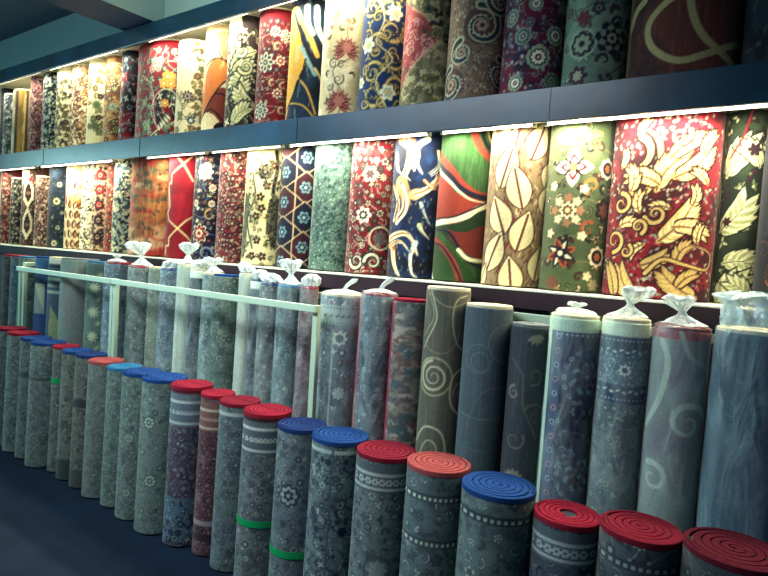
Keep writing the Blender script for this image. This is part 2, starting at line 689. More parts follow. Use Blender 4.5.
# ---- upper shelf, from the far end to the near end
def U1(c):
    c.base('b8c0bc'); c.persian(.5, ['2c4668', '5b7488', 'dfe0d0'], 3, vine='44607c')
def U2(c):
    c.base('cfc089')
    c.band(-1, 2, 'd6d2b4', -.6, .12); c.band(-1, 2, '5f3436', .16, .32); c.band(-1, 2, 'b99a3e', .34, .62); c.band(-1, 2, '6a4a3c', .78, .9)
    c.noise(40, '8a7c40', .5, .6, fy=5, seed=2, amt=.6)
U3 = mk_speckle('7d5a58', ['c2a99c', '3a2838', 'a2696a'], 45, 7)
U4 = mk_speckle('26394a', ['6f8a90', '15202e', 'a9b6a6'], 48, 9)
U5 = mk_persian('d9d2a4', ['5f6a4a', '8a8850', '3c4652', 'b08c62'], .42, 12, vine='7b8154')
U6 = mk_speckle('cdb48a', ['8a5f50', 'ece0c0', '6c4a4c', 'a98258'], 42, 3)
def U7(c):
    c.base('dcd6ac'); c.persian(.5, ['8c9c60', 'b9a050', 'a6ae78'], 5, .6, vine='8f9866')
    for a, b, r in ((.55, .45, .3), (.5, .75, .36)):
        for k in range(9): c.leaf(a, b, r * 1.2, .14, 20 + k * 40, '74885c')
        c.flower(a + .2, b - .12, .2, 5, '3c3150', .3); c.disc(a + .2, b - .12, .06, 'c4a44c')
def U8(c):
    c.base('8f6242'); c.noise(10, 'c09a5c', .45, .6, seed=5)
    c.persian(.55, ['d8d0a8', 'b4c0a0', '6a4536', 'cfa45c'], 15, .9, vine='d5c79a')
    for k in range(10): c.leaf(.55, .52, .42, .15, k * 36, 'dfe0c4', '6a7a5c')
def U9(c):
    c.base('1b2440'); c.band(.62, 2, 'a3132c', -1, .8); c.band(.1, .3, 'b41a34', -1, .35)
    c.persian(.5, ['9fb0b0', '51708c', 'c8cfc0', 'a5283c'], 8, .9, vine='8fa0a4')
def U10(c):
    c.base('a9142c'); c.band(-1, .2, 'c61c38')
    c.poly([(.5, .52), (.62, .42), (.85, .42), (1.05, .5), (1.1, .8), (.8, .78), (.62, .9), (.5, .75)], '1b1c38')
    c.poly([(.66, .56), (.8, .6), (.92, .75), (.76, .84), (.66, .72)], 'a9142c')
    c.persian(.24, ['9fae8e', 'c9cbb0', '6f8a78', '8a9a94'], 21, 1.0, a1=1.2, vine='c3c6a4')
    c.curve([(.1, .22), (.25, .3), (.42, .5), (.38, .7), (.55, .9)], .03, 'cfd0b0')
    c.curve([(.5, .85), (.42, .6), (.55, .46), (.8, .43), (1.05, .5)], .03, 'cfd0b0')
    c.curve([(.4, 1.0), (.65, .9), (.9, .86), (1.1, .75)], .04, 'cfd0b0')
    for a, b in ((.42, .08), (.5, .16), (.35, .17), (.55, .08)):
        c.flower(a, b, .12, 7, 'cfc7b4', .35); c.flower(a, b, .08, 6, '9c4a52', .35); c.disc(a, b, .03, 'e0dcc0')
    for a, b, r in ((.75, .27, .17), (.66, .36, .14), (.85, .36, .14), (.72, .6, .12), (.88, .27, .1)):
        c.flower(a, b, r, 6, 'e6a850', .3, 20); c.flower(a, b, r * .6, 6, 'd38a3c', .3); c.disc(a, b, r * .25, 'efe0a8')
    for a, b, r in ((.2, .58, .15), (.28, .86, .2), (.3, .33, .1), (.8, .88, .12), (.12, .75, .1)):
        for k in range(8): c.leaf(a, b, r * 1.15, r * .5, k * 45 + 10, 'd3d6b6' if k % 2 else '93a584', '5b7460')
        c.disc(a, b, r * .22, 'd8b45c')
    for k in range(5): c.leaf(.62 + k * .07, .94 - k * .035, .2, .06, 110 + k * 8, 'dcdcbc')
def U11(c):
    c.base('dfd2a8'); c.persian(.4, ['c8bd8c', 'a9aa7c', 'd2c69a'], 31, .8, b0=.45, vine='b9b48a')
    c.persian(.3, ['7d8c62', 'c29a50', '8a6c5c'], 33, .7, a0=.62, a1=1.2, vine='8f9468')
    c.flower(.45, .12, .13, 6, '9c7c78', .35); c.flower(.45, .12, .07, 6, 'e2cfa6', .35)
    c.flower(.42, .58, .23, 9, '4c4450', .4); c.flower(.42, .58, .15, 8, 'b2a494', .35); c.disc(.42, .58, .05, '56405a')
    c.flower(.6, .86, .16, 8, '2c5c78', .35); c.flower(.6, .86, .08, 6, 'd9d9b8', .3)
    for k in range(6): c.leaf(.2, .8, .2, .07, k * 60, '8c9468')
def U12(c):
    c.base('e3d0a0')
    c.poly([(-.2, .62), (.1, .36), (.35, .22), (.7, .2), (1.2, .24), (1.3, .5), (.9, .46), (.6, .56), (.3, .72), (-.1, .9)], 'dd8c44')
    c.poly([(.3, -.1), (.6, .05), (.85, .2), (1.3, .25), (1.3, -.1)], 'cf8a66')
    c.poly([(.1, .8), (.45, .6), (.9, .52), (1.3, .6), (1.3, 1.0), (.9, .95), (.5, .84)], 'a4503a')
    for p in ([(.25, -.05), (.5, .06), (.8, .2), (1.2, .24)], [(-.2, .5), (.05, .3), (.4, .2), (.8, .2), (1.2, .25)], [(-.1, .9), (.3, .7), (.6, .56), (.9, .46), (1.2, .42)],
              [(.1, .82), (.4, .78), (.8, .86), (1.2, 1.02)], [(.5, .6), (.9, .6), (1.2, .68)]):
        c.curve(p, .055, '1c2430')
    c.poly([(.55, .97), (.8, .92), (1.1, .98), (1.1, 1.1), (.5, 1.1)], '2a2a30')
    c.noise(60, 'f3e6c0', .62, .7, fy=8, seed=1, amt=.4)
def U13(c):
    c.base('4a3b38')
    c.band(-1, .3, 'e4dcb0', -1, .4)
    c.persian(.34, ['d9d1a0', '8c9464', '4f6a50', 'e8dfb8'], 41, 1.0, vine='c9bf8c', kinds='ls')
    for a, b, L, g, k in ((.9, .18, 1.0, 205, 60), (.2, .45, .8, 50, -80), (.9, .5, .9, 170, 80), (.2, .72, .8, 30, 70), (1.0, .8, .9, 160, -70), (.3, .98, .8, 70, -60)):
        c.acanthus(a, b, L, g, k, 'e2daac', '2c4a44', 'a9ac74', wid=.4)
    c.scroll(.62, .36, .26, 200, 1.3, .1, 'd9cfa0', 1, edge='2c4a44'); c.scroll(.4, .2, .2, 20, 1.2, .09, 'e9e2c0', -1, edge='5c6a50')
def U14(c):
    c.base('9c1530')
    c.persian(.2, ['d3b9a0', '77808a', 'b9a486', 'b05a60'], 51, .9, vine='c9a88c', kinds='rsl')
    for a, b, r in ((.25, .38, .32), (.18, .88, .3), (.85, .1, .2)):
        c.flower(a, b, r, 8, 'e3dcc0', .4); c.flower(a, b, r * .82, 8, '5c6068', .4); c.flower(a, b, r * .6, 8, 'c8c0a4', .4, 20); c.disc(a, b, r * .26, '38444e'); c.disc(a, b, r * .12, 'dcd2b0')
    for a, b in ((.72, .36), (.68, .7), (.5, .06)):
        c.flower(a, b, .16, 8, 'e5d8bc', .35); c.flower(a, b, .1, 8, '9c1530', .3); c.disc(a, b, .04, 'e5d8bc')
    for a, b in ((.6, .22), (.5, .6), (.85, .62), (.85, .88)):
        c.scroll(a, b, .13, 90, .9, .07, 'cbb794')
def U15(c):
    c.base('1f4a68'); c.noise(9, '17344e', .45, .6, seed=4)
    c.poly([(-.3, -.1), (.2, -.1), (.3, .2), (.55, .42), (.3, .6), (.1, .85), (-.3, 1.1)], 'e3b64a')
    c.noise(60, 'b9d0c0', .60, .68, fy=9, seed=3, amt=.5)
    for p, w, k in (([(.1, -.05), (.35, .18), (.6, .35), (.75, .5)], .10, '17304a'), ([(.2, -.05), (.45, .12), (.62, .22), (.85, .37)], .16, 'ecc860'),
                    ([(.45, -.1), (.5, .06), (.66, .16)], .16, 'f0ecd0'), ([(.75, -.1), (.82, .1), (1.1, .26)], .17, 'f2ecd2'), ([(.35, .3), (.55, .42), (.8, .56)], .12, '8fb4b8'),
                    ([(.3, .6), (.6, .72), (.9, .95)], .06, 'e4b95a'), ([(.1, .85), (.5, .88), (.9, 1.0)], .05, 'd9b050'), ([(.8, .5), (1.0, .6), (1.2, .8)], .07, 'e4c878'), ([(-.2, 1.0), (.15, .8), (.4, .58), (.5, .42)], .05, '102436')):
        c.curve(p, w, k)
def U16(c):
    c.base('d9ccA0'.lower())
    c.noise(12, 'e9dfbc', .45, .6, seed=3)
    c.curve([(.9, .0), (.6, .2), (.75, .45), (.3, .6), (.6, .85), (.4, 1.1)], .022, '8a7c5c')
    for a, b, s_, f in ((.3, .53, .14, 1), (.45, .68, .15, -1), (.5, .54, .1, 1), (.25, .75, .1, -1), (.3, .1, .1, 1)):
        c.scroll(a, b, s_, 40, 1.4, .035, '6c6a5c', f)
    for a, b, r in ((.62, .38, .36), (.5, .88, .38)):
        for k in range(13): c.leaf(a - .02, b + .03, r, r * .3, -40 + k * 22, '7d2b3c' if k % 2 else 'a4544c', 'd3a890')
        c.flower(a, b, r * .4, 6, 'c98c78', .4)
    for a, b, g in ((.15, .3, 60), (.85, .6, 200), (.2, .9, 100), (.4, .22, 10), (.8, .14, 120), (.12, .6, 300)):
        c.leaf(a, b, .16, .07, g, '6f7258'); c.leaf(a, b, .14, .06, g + 70, '9c8a60')
    for a, b in ((.2, .18), (.6, .12), (.7, .2), (.35, .04)):
        c.flower(a, b, .07, 5, 'b48c78', .35)
def U17(c):
    c.base('16386c')
    for a, b, s_, f in ((.2, .1, .26, 1), (.7, .3, .3, -1), (.35, .42, .26, 1), (.8, .55, .26, -1), (.3, .68, .28, 1), (.35, .88, .3, -1), (.85, .8, .26, 1), (.6, .08, .22, -1)):
        c.scroll(a, b, s_, 20, 1.5, .075, 'c9b878', f, edge='3d4438')
        c.persian(.14, ['c9b878', '8c8a5c', '1a2c50'], int(a * 97 + b * 31), .5, a0=a - .15, a1=a + .15, b0=b - .05, b1=b + .05, kinds='l')
    for j in range(7):
        for k in range(3):
            a, b = .05 + .42 * k + .2 * (j % 2), .02 + .155 * j
            c.scroll(a + .1, b, .13, 60 * j + 90 * k, 1.3, .045, 'b8a868', 1 if (j + k) % 2 else -1, edge='3a3c30')
            for g in (0, 120, 240): c.leaf(a - .08, b + .05, .12, .05, g + 30 * j, 'a89c60')
    for a, b, r in ((.15, .42, .2), (.75, .14, .2), (.7, .85, .2), (.05, .75, .14)):
        c.flower(a, b, r, 6, 'dfe0c4', .35); c.flower(a, b, r * .6, 6, '9cb4a0', .35); c.disc(a, b, r * .25, 'd3b464')
    c.curve([(.3, -.05), (.5, .2), (.35, .4), (.75, .55), (.4, .75), (.7, 1.0)], .03, 'd8cf9c')
def U18(c):
    c.base('857d5c'); c.noise(60, '6a6a50', .45, .62, seed=2, fy=20); c.noise(40, 'b8a878', .5, .6, seed=8)
    c.poly([(.15, .1), (.5, .22), (.75, .42), (.55, .5), (.35, .6), (.1, .74), (-.2, .8), (-.2, .0)], 'b4504c')
    R = random.Random(4)
    c.curve([(.15, .1), (.5, .22), (.75, .42), (.55, .5), (.35, .6), (.1, .74)], .05, 'c9a070')
    for k in range(70):
        a, b = R.uniform(-.05, .62), R.uniform(.12, .68)
        if abs(b - .42) < .3 - a * .35: c.scroll(a, b, .08, R.uniform(0, 360), 1.1, .035, R.choice(['d8938a', '8c3a40', 'dca890']))
    c.persian(.26, ['3c4a46', 'a8a070', '6f7a66', '2c343c'], 61, .9, a0=.45, b1=.42)
    c.persian(.22, ['7f7a50', '9a8f62', '6d6c4a'], 62, .7, b0=.66)
def U19(c):
    c.base('75604f')
    c.noise(28, '806a58', .5, .6, seed=3)
    R = random.Random(8)
    for k in range(420):
        c.leaf(R.uniform(-.1, 1.15), R.uniform(0, 1), .05, .022, R.uniform(60, 150), R.choice(['b9ab8c', '9aa08c', '3c3a40']))
    for a, b, r, f in ((.6, .3, .34, -1), (.1, .86, .3, 1), (.98, .75, .26, -1), (.9, .05, .25, 1), (.25, .55, .2, 1)):
        c.disc(a, b, r, '59463f'); c.scroll(a, b, r * 1.05, 100, 1.5, .09, '2c3c44', f, edge='b4ac8c'); c.flower(a, b, r * .34, 6, 'a8896c', .3); c.disc(a, b, r * .12, '2f3a44')
        for k in range(14): c.disc(a + r * .7 * cos(k * .45), b + .0 + r * .28 * sin(k * .45), .018, 'c3b894')
def U20(c):
    c.base('641c36'); c.noise(16, '2c1f3c', .45, .6, seed=3)
    R = random.Random(5)
    for k in range(90):
        a, b = R.uniform(-.1, 1.15), R.uniform(0, 1)
        c.flower(a, b, .035, 5, R.choice(['8c8a90', '8a2c44', '6c6a80', 'a49c8c']), .3)
    c.persian(.2, ['9a2040', '55405c', '6f6a7c', '8a8478'], 71, .9, vine='6a5c70')
    for a, b, r, q in ((.12, .2, .13, 0), (.32, .43, .13, 0), (.85, .42, .14, 1), (.6, .66, .17, 1), (.25, .92, .12, 1), (.85, .9, .13, 0), (.5, .1, .1, 1), (.95, .1, .1, 0)):
        c.flower(a, b, r * 1.15, 12, '6f8070' if not q else '8c9a80', .12); c.flower(a, b, r * .85, 10, '22283a', .15); c.flower(a, b, r * .7, 10, 'd8d0b8' if q else '7c9080', .25); c.disc(a, b, r * .32, '5c2034'); c.disc(a, b, r * .13, 'c9c3a4')
def U21(c):
    c.base('627c6c'); c.noise(12, '76907c', .45, .62, seed=4)
    c.persian(.26, ['3c5248', '7f9478', '4c3c4a', '86a08a', '6b5a52'], 81, .75, vine='3d5048')
    c.flower(.28, .55, .2, 8, '31303e', .25); c.flower(.28, .55, .15, 8, '8a9a80', .3); c.disc(.28, .55, .05, '3c2c3c')
    c.ring(.28, .55, .22, .03, '94a88a')
    for r, q in ((.27, '2b2b3a'), (.21, '7e8f7a'), (.15, '2f2a3c'), (.09, '93a38a'), (.04, '4c3040')): c.flower(.75, .5, r, 7, q, .3, r * 500)
    c.flower(.28, .25, .13, 6, '6c3c40', .4); c.flower(.25, .92, .17, 7, '4a2f3e', .4); c.flower(.25, .92, .09, 7, '8f9c80', .4)
    c.curve([(.05, .7), (.0, .45), (.2, .38), (.5, .4)], .03, '7f967c')
def U22(c):
    c.base('5a2c28'); c.noise(120, '6d3a30', .45, .6, fy=7, seed=3, amt=.7); c.noise(8, '2b2026', .52, .7, seed=5, amt=.7)
    c.band(-1, 2, '6a5a48', -.3, .02)
    lp = '96875a'
    c.curve([(.72, -.06), (.4, -.0), (.18, .28), (.22, .62), (.45, .86), (.72, .8), (1.1, .56)], .065, lp)
    c.curve([(.53, -.2), (.55, .2), (.68, .58), (.95, .95)], .065, lp)
    c.curve([(.45, -.0), (.75, -.1), (.95, .1), (1.02, .4)], .05, '6c5440')
    c.curve([(.0, .25), (.05, .05), (.12, -.05)], .07, lp)
def U23(c):
    c.base('1c2230'); c.persian(.4, ['2c3644', '3a3f4c', '15181f'], 91, .8, vine='34404c')
UP = [mk_persian('1f2c44', ['5c7484', '8c9c9a'], .6, 2), U1, U2, U3, U4, U5, U6, U7, U8, U9, U10, U11, U12, U13, U14, U15, U16, U17, U18, U19, U20, U21, U22, U23]

# ---- lower shelf
def L2(c):
    c.base('8a5a52'); c.persian(.3, ['d9cda8', '4a3038', 'b9a080'], 5, .8)
    for b in (.3, .72):
        c.poly([(.5, b - .24), (.15, b - .08), (.15, b + .08), (.5, b + .2), (.85, b + .08), (.85, b - .08)], 'd9cfae', False)
        c.poly([(.5, b - .17), (.27, b - .05), (.27, b + .05), (.5, b + .13), (.73, b + .05), (.73, b - .05)], '5a2c34', False)
        c.flower(.5, b, .17, 8, 'c8a88c', .4); c.disc(.5, b, .06, '5a2c34')
    c.band(.0, .18, 'e2d6ae', -.3, .5); c.flower(.6, .12, .2, 5, 'c43a3c', .3)
def L4(c):
    c.base('223a52'); c.noise(14, '33546c', .5, .62, seed=2)
    c.persian(.34, ['4c6c80', '1a2a40', '7c948c'], 7, .7)
    for a, b, r in ((.62, .2, .17), (.48, .41, .24), (.62, .74, .14), (.45, .94, .2), (.3, .62, .1), (.85, .55, .1)):
        c.flower(a, b, r, 8, 'd3cb9c', .25); c.disc(a, b, r * .5, '8c8a6a'); c.disc(a, b, r * .3, '27405a')
def L5(c):
    c.base('d9c89c')
    for k in range(5):
        c.leaf(.1 + .2 * k, .46 + .03 * (k % 2), 1.0, .26, 104 - k * 12, ['c8343a', 'e0a83c', 'e8c868', 'd8962f', '8a2434'][k])
    for n, b in enumerate((.5, .62, .74, .86, .98, 1.08)):
        for k in range(4):
            a = .0 + .28 * k + .12 * (n % 2)
            c.leaf(a, b, .62, .3, 104 - 14 * k + n * 4, '5a2636'); c.leaf(a + .03, b - .01, .45, .13, 104 - 14 * k + n * 4, 'd2a850' if (n + k) % 2 else 'e3d6ac')
    for k in range(3): c.leaf(.2 + k * .3, .26, .6, .16, 100 - k * 20, ['b8404a', '8a3a48', 'd8a040'][k])
def L7(c):
    c.base('c8b08c'); c.persian(.3, ['5c2c34', 'b43c40', '4a4048'], 9, .6)
    for k, b in enumerate((.1, .27, .45, .63, .83)):
        c.flower(.5, b, .44, 8, '8a1c2c' if k < 2 else '3c2430', .22); c.flower(.5, b, .3, 8, 'b8353c' if k < 3 else '5a3640', .25); c.flower(.5, b, .17, 6, 'd8c29c', .35); c.disc(.5, b, .08, '2c2430')
def L9(c):
    c.base('55707a'); c.noise(45, 'a9b6a4', .5, .58, seed=2); c.noise(38, '2f4452', .52, .6, seed=6); c.noise(52, 'c9c8a4', .56, .62, seed=9)
def L10(c):
    c.base('b26a3a')
    c.noise(5, 'c8803c', .4, .6, fy=9, seed=3); c.noise(6, '6f6a44', .5, .66, fy=14, seed=8); c.noise(7, 'c43c2a', .54, .7, fy=16, seed=14)
    c.noise(5, 'd9a878', .56, .7, fy=10, seed=21); c.noise(60, 'e0b080', .55, .7, fy=8, seed=5, amt=.4)
    c.band(.3, .36, 'b87040', 0, .5); c.noise(30, '4c4f3c', .6, .72, seed=33, amt=.6)
def L11(c):
    c.base('b00f2e'); c.noise(10, 'c2183a', .45, .6, seed=3)
    k = 'dcc890'
    for p in ([(.95, .22), (.55, .06), (.25, -.02)], [(1.1, -.08), (.5, .07), (.12, .17), (.12, .26)], [(.05, .3), (.12, .48), (.05, .55), (.1, .62), (.45, .7)], [(1.1, .85), (.8, .77), (.45, .7)],
              [(1.1, .56), (.75, .62), (.45, .7), (.14, .8), (.14, .88), (.04, .88), (.04, .96)]):
        P = [c.P(a, b) for a, b in p]; c.line(P, .075 * c.W, k)
    c.line([c.P(.1, .24), c.P(.04, .26), c.P(.06, .48)], .06 * c.W, k)
def L12(c):
    c.base('14244e')
    c.persian(.26, ['c9c8a0', '6d86a0', 'b98c58', '9c3040'], 12, .9, vine='7c88a0')
    for a, b, r in ((.4, .15, .36), (.12, .45, .16), (.75, .3, .16), (.75, .45, .15)):
        c.flower(a, b, r, 8, 'e3dcb8', .3); c.flower(a, b, r * .65, 7, 'c98c84', .35); c.disc(a, b, r * .3, '5c6c7c'); c.disc(a, b, r * .15, 'e6d69c')
    c.flower(.3, .74, .42, 8, 'dcd0ac', .35); c.flower(.3, .74, .36, 8, '9c2038', .4); c.flower(.3, .74, .2, 8, 'd9ccac', .35); c.disc(.3, .74, .08, '9c2038')
    c.scroll(.7, .56, .24, 90, 1.2, .1, 'c8a468'); c.scroll(.6, .93, .3, 0, 1.2, .1, '8a9cb0')
    for b in (.33, .5, .62): c.disc(.2, b, .08, 'd9d3a8')
L13 = mk_persian('a03444', ['e3d5b4', 'd9c8a8', '5c4248', 'c9b494', '83343f'], .21, 13, 1.0, vine='e0cda8', kinds='rrs')
def L14(c):
    c.base('e3d9a2')
    c.noise(10, 'cfc487', .5, .65, seed=3)
    c.flower(.55, .18, .24, 9, '2c2c3a', .14); c.flower(.55, .18, .17, 8, '6c6a58', .25); c.disc(.55, .18, .09, '35303c'); c.disc(.55, .18, .04, 'b9ac84')
    c.curve([(.85, .0), (.9, .15), (.82, .35), (.95, .5)], .1, '3c3c44'); c.curve([(.2, .2), (.3, .4), (.12, .6), (.3, .85)], .05, '4c5248')
    for a, b in ((.45, .4), (.35, .57), (.5, .5), (.42, .78), (.6, .92), (.3, .92), (.8, .12), (.62, .3)):
        c.flower(a, b, .13, 5, '33263a', .45, a * 300); c.flower(a, b, .07, 5, '8a4a3c', .4); c.disc(a, b, .03, 'd9c480')
    c.poly([(.72, .42), (.95, .38), (1.1, .6), (1.0, .84), (.82, .8), (.66, .62)], '77755a'); c.poly([(.0, .35), (.14, .42), (.12, .6), (.1, .9), (-.1, .9)], '6c7560'); c.persian(.2, ['4a4a40', '5f6450', '8a6a50'], 6, .5, a0=.0, kinds='ls', ol=rgb('bdb480'))
    R = random.Random(3)
    for k in range(70): c.leaf(R.uniform(.65, 1.05), R.uniform(.4, .84), .1, .04, R.uniform(0, 360), R.choice(['8a8a60', '3c4038']))
    for k in range(30): c.leaf(R.uniform(-.1, .2), R.uniform(.4, .9), .1, .04, R.uniform(0, 360), R.choice(['a8a878', '3c4038']))
def L15(c):
    c.base('241d3c')
    for j, b in enumerate((-.05, .2, .45, .7, .95)):
        for a, f in ((.15, 0), (.78, .1)):
            bb = b + f * 1.2
            q = '571c34' if (a < .5) == (j % 2 == 0) else '17254a'
            c.poly([(a - .3, bb - .05), (a, bb - .13), (a + .32, bb - .05), (a + .32, bb + .06), (a, bb + .13), (a - .3, bb + .06)], q, False)
            for p in (((a - .32, bb - .06), (a, bb - .135), (a + .33, bb - .06), (a + .33, bb + .06), (a, bb + .135), (a - .32, bb + .06), (a - .32, bb - .06)),):
                c.line([c.P(*z) for z in p], .038 * c.W, 'c9b288')
            c.flower(a, bb, .19, 6, '7fa4ac', .35); c.flower(a, bb, .12, 6, '27405c', .35); c.disc(a, bb, .05, 'a9c4bc')
def L16(c):
    c.base('6f9488'); c.persian(.11, ['33514f', 'b4c8ac', '47696a', 'c0d0b0'], 4, 1.0, kinds='lsl', ol=rgb('4c6e68'))
def L17(c):
    c.base('a01830')
    c.persian(.2, ['dccfb2', '8c7a70', 'c2b496', '5c5450'], 17, 1.0, vine='d4c4a4', kinds='rsr')
    c.flower(.45, .24, .2, 6, 'd8d0b0', .3); c.flower(.45, .24, .12, 6, '7a5a58', .35)
    c.flower(.35, .55, .2, 7, 'efe3c4', .35); c.flower(.35, .55, .12, 8, '5c4a4c', .3); c.disc(.35, .55, .05, 'e8dcc0')
    c.ring(.8, .72, .26, .04, 'd6c8a8'); c.flower(.8, .72, .18, 8, '7a6a68', .35)
    for a in (.25, .65): c.scroll(a, .9, .2, 180, 1.3, .08, 'd9d0b4', 1 if a < .5 else -1, edge='33353a')
    for a in (.15, .4, .6, .85): c.flower(a, .08, .09, 5, '8c3c3c', .4)
def L18(c):
    c.base('143a6c'); c.noise(20, '1f4c84', .5, .6, seed=3); c.noise(10, '0e2144', .5, .66, fy=14, seed=8)
    def brush(p, w, q, q2):
        w *= 1.7
        c.curve(p, w, q, True); 
        for k in range(3): c.curve([(a + .03 * (k - 1), b + .01 * (k - 1)) for a, b in p], w * .2, q2 if k % 2 else 'efe3c0')
    brush([(.15, -.02), (.35, .06), (.3, .2), (.2, .3)], .2, 'c99058', '8c5a34')
    brush([(.7, .0), (.5, .06), (.48, .16), (.6, .24)], .08, 'e8e4cc', 'cfd3c0')
    brush([(.95, .08), (.98, .18), (.8, .25)], .05, 'e8e4cc', 'cfd3c0')
    brush([(.18, .32), (.3, .42), (.28, .52), (.12, .6)], .2, 'd9a068', '8c5a3a')
    brush([(.5, .4), (.75, .36), (1.0, .27)], .14, 'd9b47c', 'b07844')
    brush([(.02, .72), (.3, .68), (.5, .72), (.62, .82)], .1, 'dfc08c', 'a8703c')
    brush([(.1, .8), (.15, .9), (.25, .98)], .12, 'b9703c', 'dfb070')
    brush([(.6, .74), (.5, .84), (.55, .96), (.7, 1.0)], .05, 'd6e0d8', '8ab0c8')
    brush([(.65, .46), (.72, .52), (.85, .6)], .05, '9cc0c8', '5c8cb0')
    brush([(.65, .62), (.72, .66), (.85, .7)], .07, 'b8c8a0', '7a9c80')
    brush([(.05, .1), (.1, .22), (.35, .29)], .05, '8ab8c8', '5c8cb0')
    brush([(.28, .0), (.5, .1), (.42, .22)], .1, '9c5c34', 'd9a870')
    brush([(.05, .34), (.15, .46), (.1, .6)], .08, '8c5230', 'c98c50')
    brush([(.7, .3), (.9, .34), (.98, .24)], .06, '9c6038', 'e0c090')
    brush([(.0, .78), (.25, .74), (.45, .8)], .06, 'b07038', 'e0c090')
    R = random.Random(6)
    for k in range(90): c.leaf(R.uniform(0, 1), R.uniform(.35, 1), .09, .02, R.uniform(60, 120), R.choice(['2c64a0', '6c98b8', 'c8a870']))
def L19(c):
    c.base('3f6a34'); c.noise(90, '53803f', .45, .6, fy=8, seed=2, amt=.6)
    T, N, W_ = 'b04a30', '1a2048', 'e3dcb4'
    c.poly([(.0, .22), (.2, .32), (.45, .4), (1.2, .42), (1.2, .5), (.8, .55), (.4, .6), (-.2, .58), (-.2, .2)], T)
    c.poly([(-.3, .6), (.4, .6), (.9, .5), (1.3, .46), (1.3, .9), (.9, .85), (.5, .78), (.1, .66)], '35592f')
    c.poly([(.2, .64), (.6, .66), (1.0, .6), (1.3, .7), (1.2, .86), (.8, .82), (.45, .76)], '96402c')
    c.poly([(-.3, .66), (.05, .7), (.4, .8), (.9, .98), (1.1, 1.2), (-.3, 1.2)], '3c6430')
    c.curve([(-.2, .7), (.1, .74), (.4, .86), (.65, 1.05)], .12, T)
    c.curve([(.6, -.06), (.75, .06), (.95, .13), (1.3, .2)], .15, T); c.curve([(.78, -.05), (.9, .05), (1.1, .12), (1.3, .14)], .07, N); c.curve([(.9, -.06), (1.0, .03), (1.3, .1)], .06, 'd8c078')
    c.curve([(-.1, .1), (.2, .22), (.5, .34), (.85, .4), (1.2, .38)], .14, T)
    c.curve([(-.1, .17), (.2, .27), (.45, .36), (.8, .41), (1.2, .41)], .1, N); c.curve([(-.1, .21), (.2, .31), (.45, .39), (.75, .44), (1.2, .44)], .08, W_, True)
    c.curve([(-.1, .6), (.25, .585), (.6, .55), (.85, .49), (1.2, .43)], .12, W_); c.curve([(-.1, .57), (.3, .56), (.6, .52), (1.0, .44)], .03, N)
    c.curve([(-.1, .64), (.25, .66), (.5, .76), (.75, .86), (1.2, .9)], .05, N); c.curve([(.5, .78), (.75, .84), (1.2, .84)], .08, W_)
    c.curve([(-.2, .74), (.15, .76), (.5, .92), (.7, 1.1)], .04, N); c.curve([(-.1, .96), (.1, 1.05)], .08, W_)
def L20(c):
    c.base('a08a66')
    R = random.Random(9)
    for k in range(420):
        c.leaf(R.uniform(-.1, 1.15), R.uniform(-.02, 1.02), .13, .02, R.choice([60, 75, 120]) + R.uniform(-14, 14), R.choice(['6a4438', '7d5a46', 'd9c89c', '8c2f30']))
    c.curve([(.5, -.05), (.42, .15), (.55, .3), (.35, .45), (.52, .62), (.3, .85), (.4, 1.05)], .03, 'a83038')
    for a, b, w, h, g in ((.3, .23, .42, .27, 15), (.82, .06, .42, .25, 20), (.52, .36, .42, .27, -15), (.22, .54, .44, .25, -22), (.66, .64, .42, .25, 14), (.18, .78, .42, .26, 22), (.5, .93, .42, .24, -8),
                          (1.02, .26, .4, .2, 20), (1.0, .42, .36, .2, 15), (.95, .84, .4, .22, 10), (.04, .05, .3, .2, -15), (.3, .02, .3, .14, 40), (.0, .95, .3, .2, 30)):
        L = h * c.H * 1.08
        t = radians(90 - g)
        u0, v0 = c.P(a, b)
        x, y = u0 - cos(t) * L / 2, v0 - sin(t) * L / 2
        c.leaf(x - .004 * cos(t), y - .004 * sin(t), L + .01, w * c.W * 1.12, 90 - g, '6c3c34', raw=True)
        c.leaf(x, y, L, w * c.W, 90 - g, 'dcd0a0', '7a3c34', raw=True)
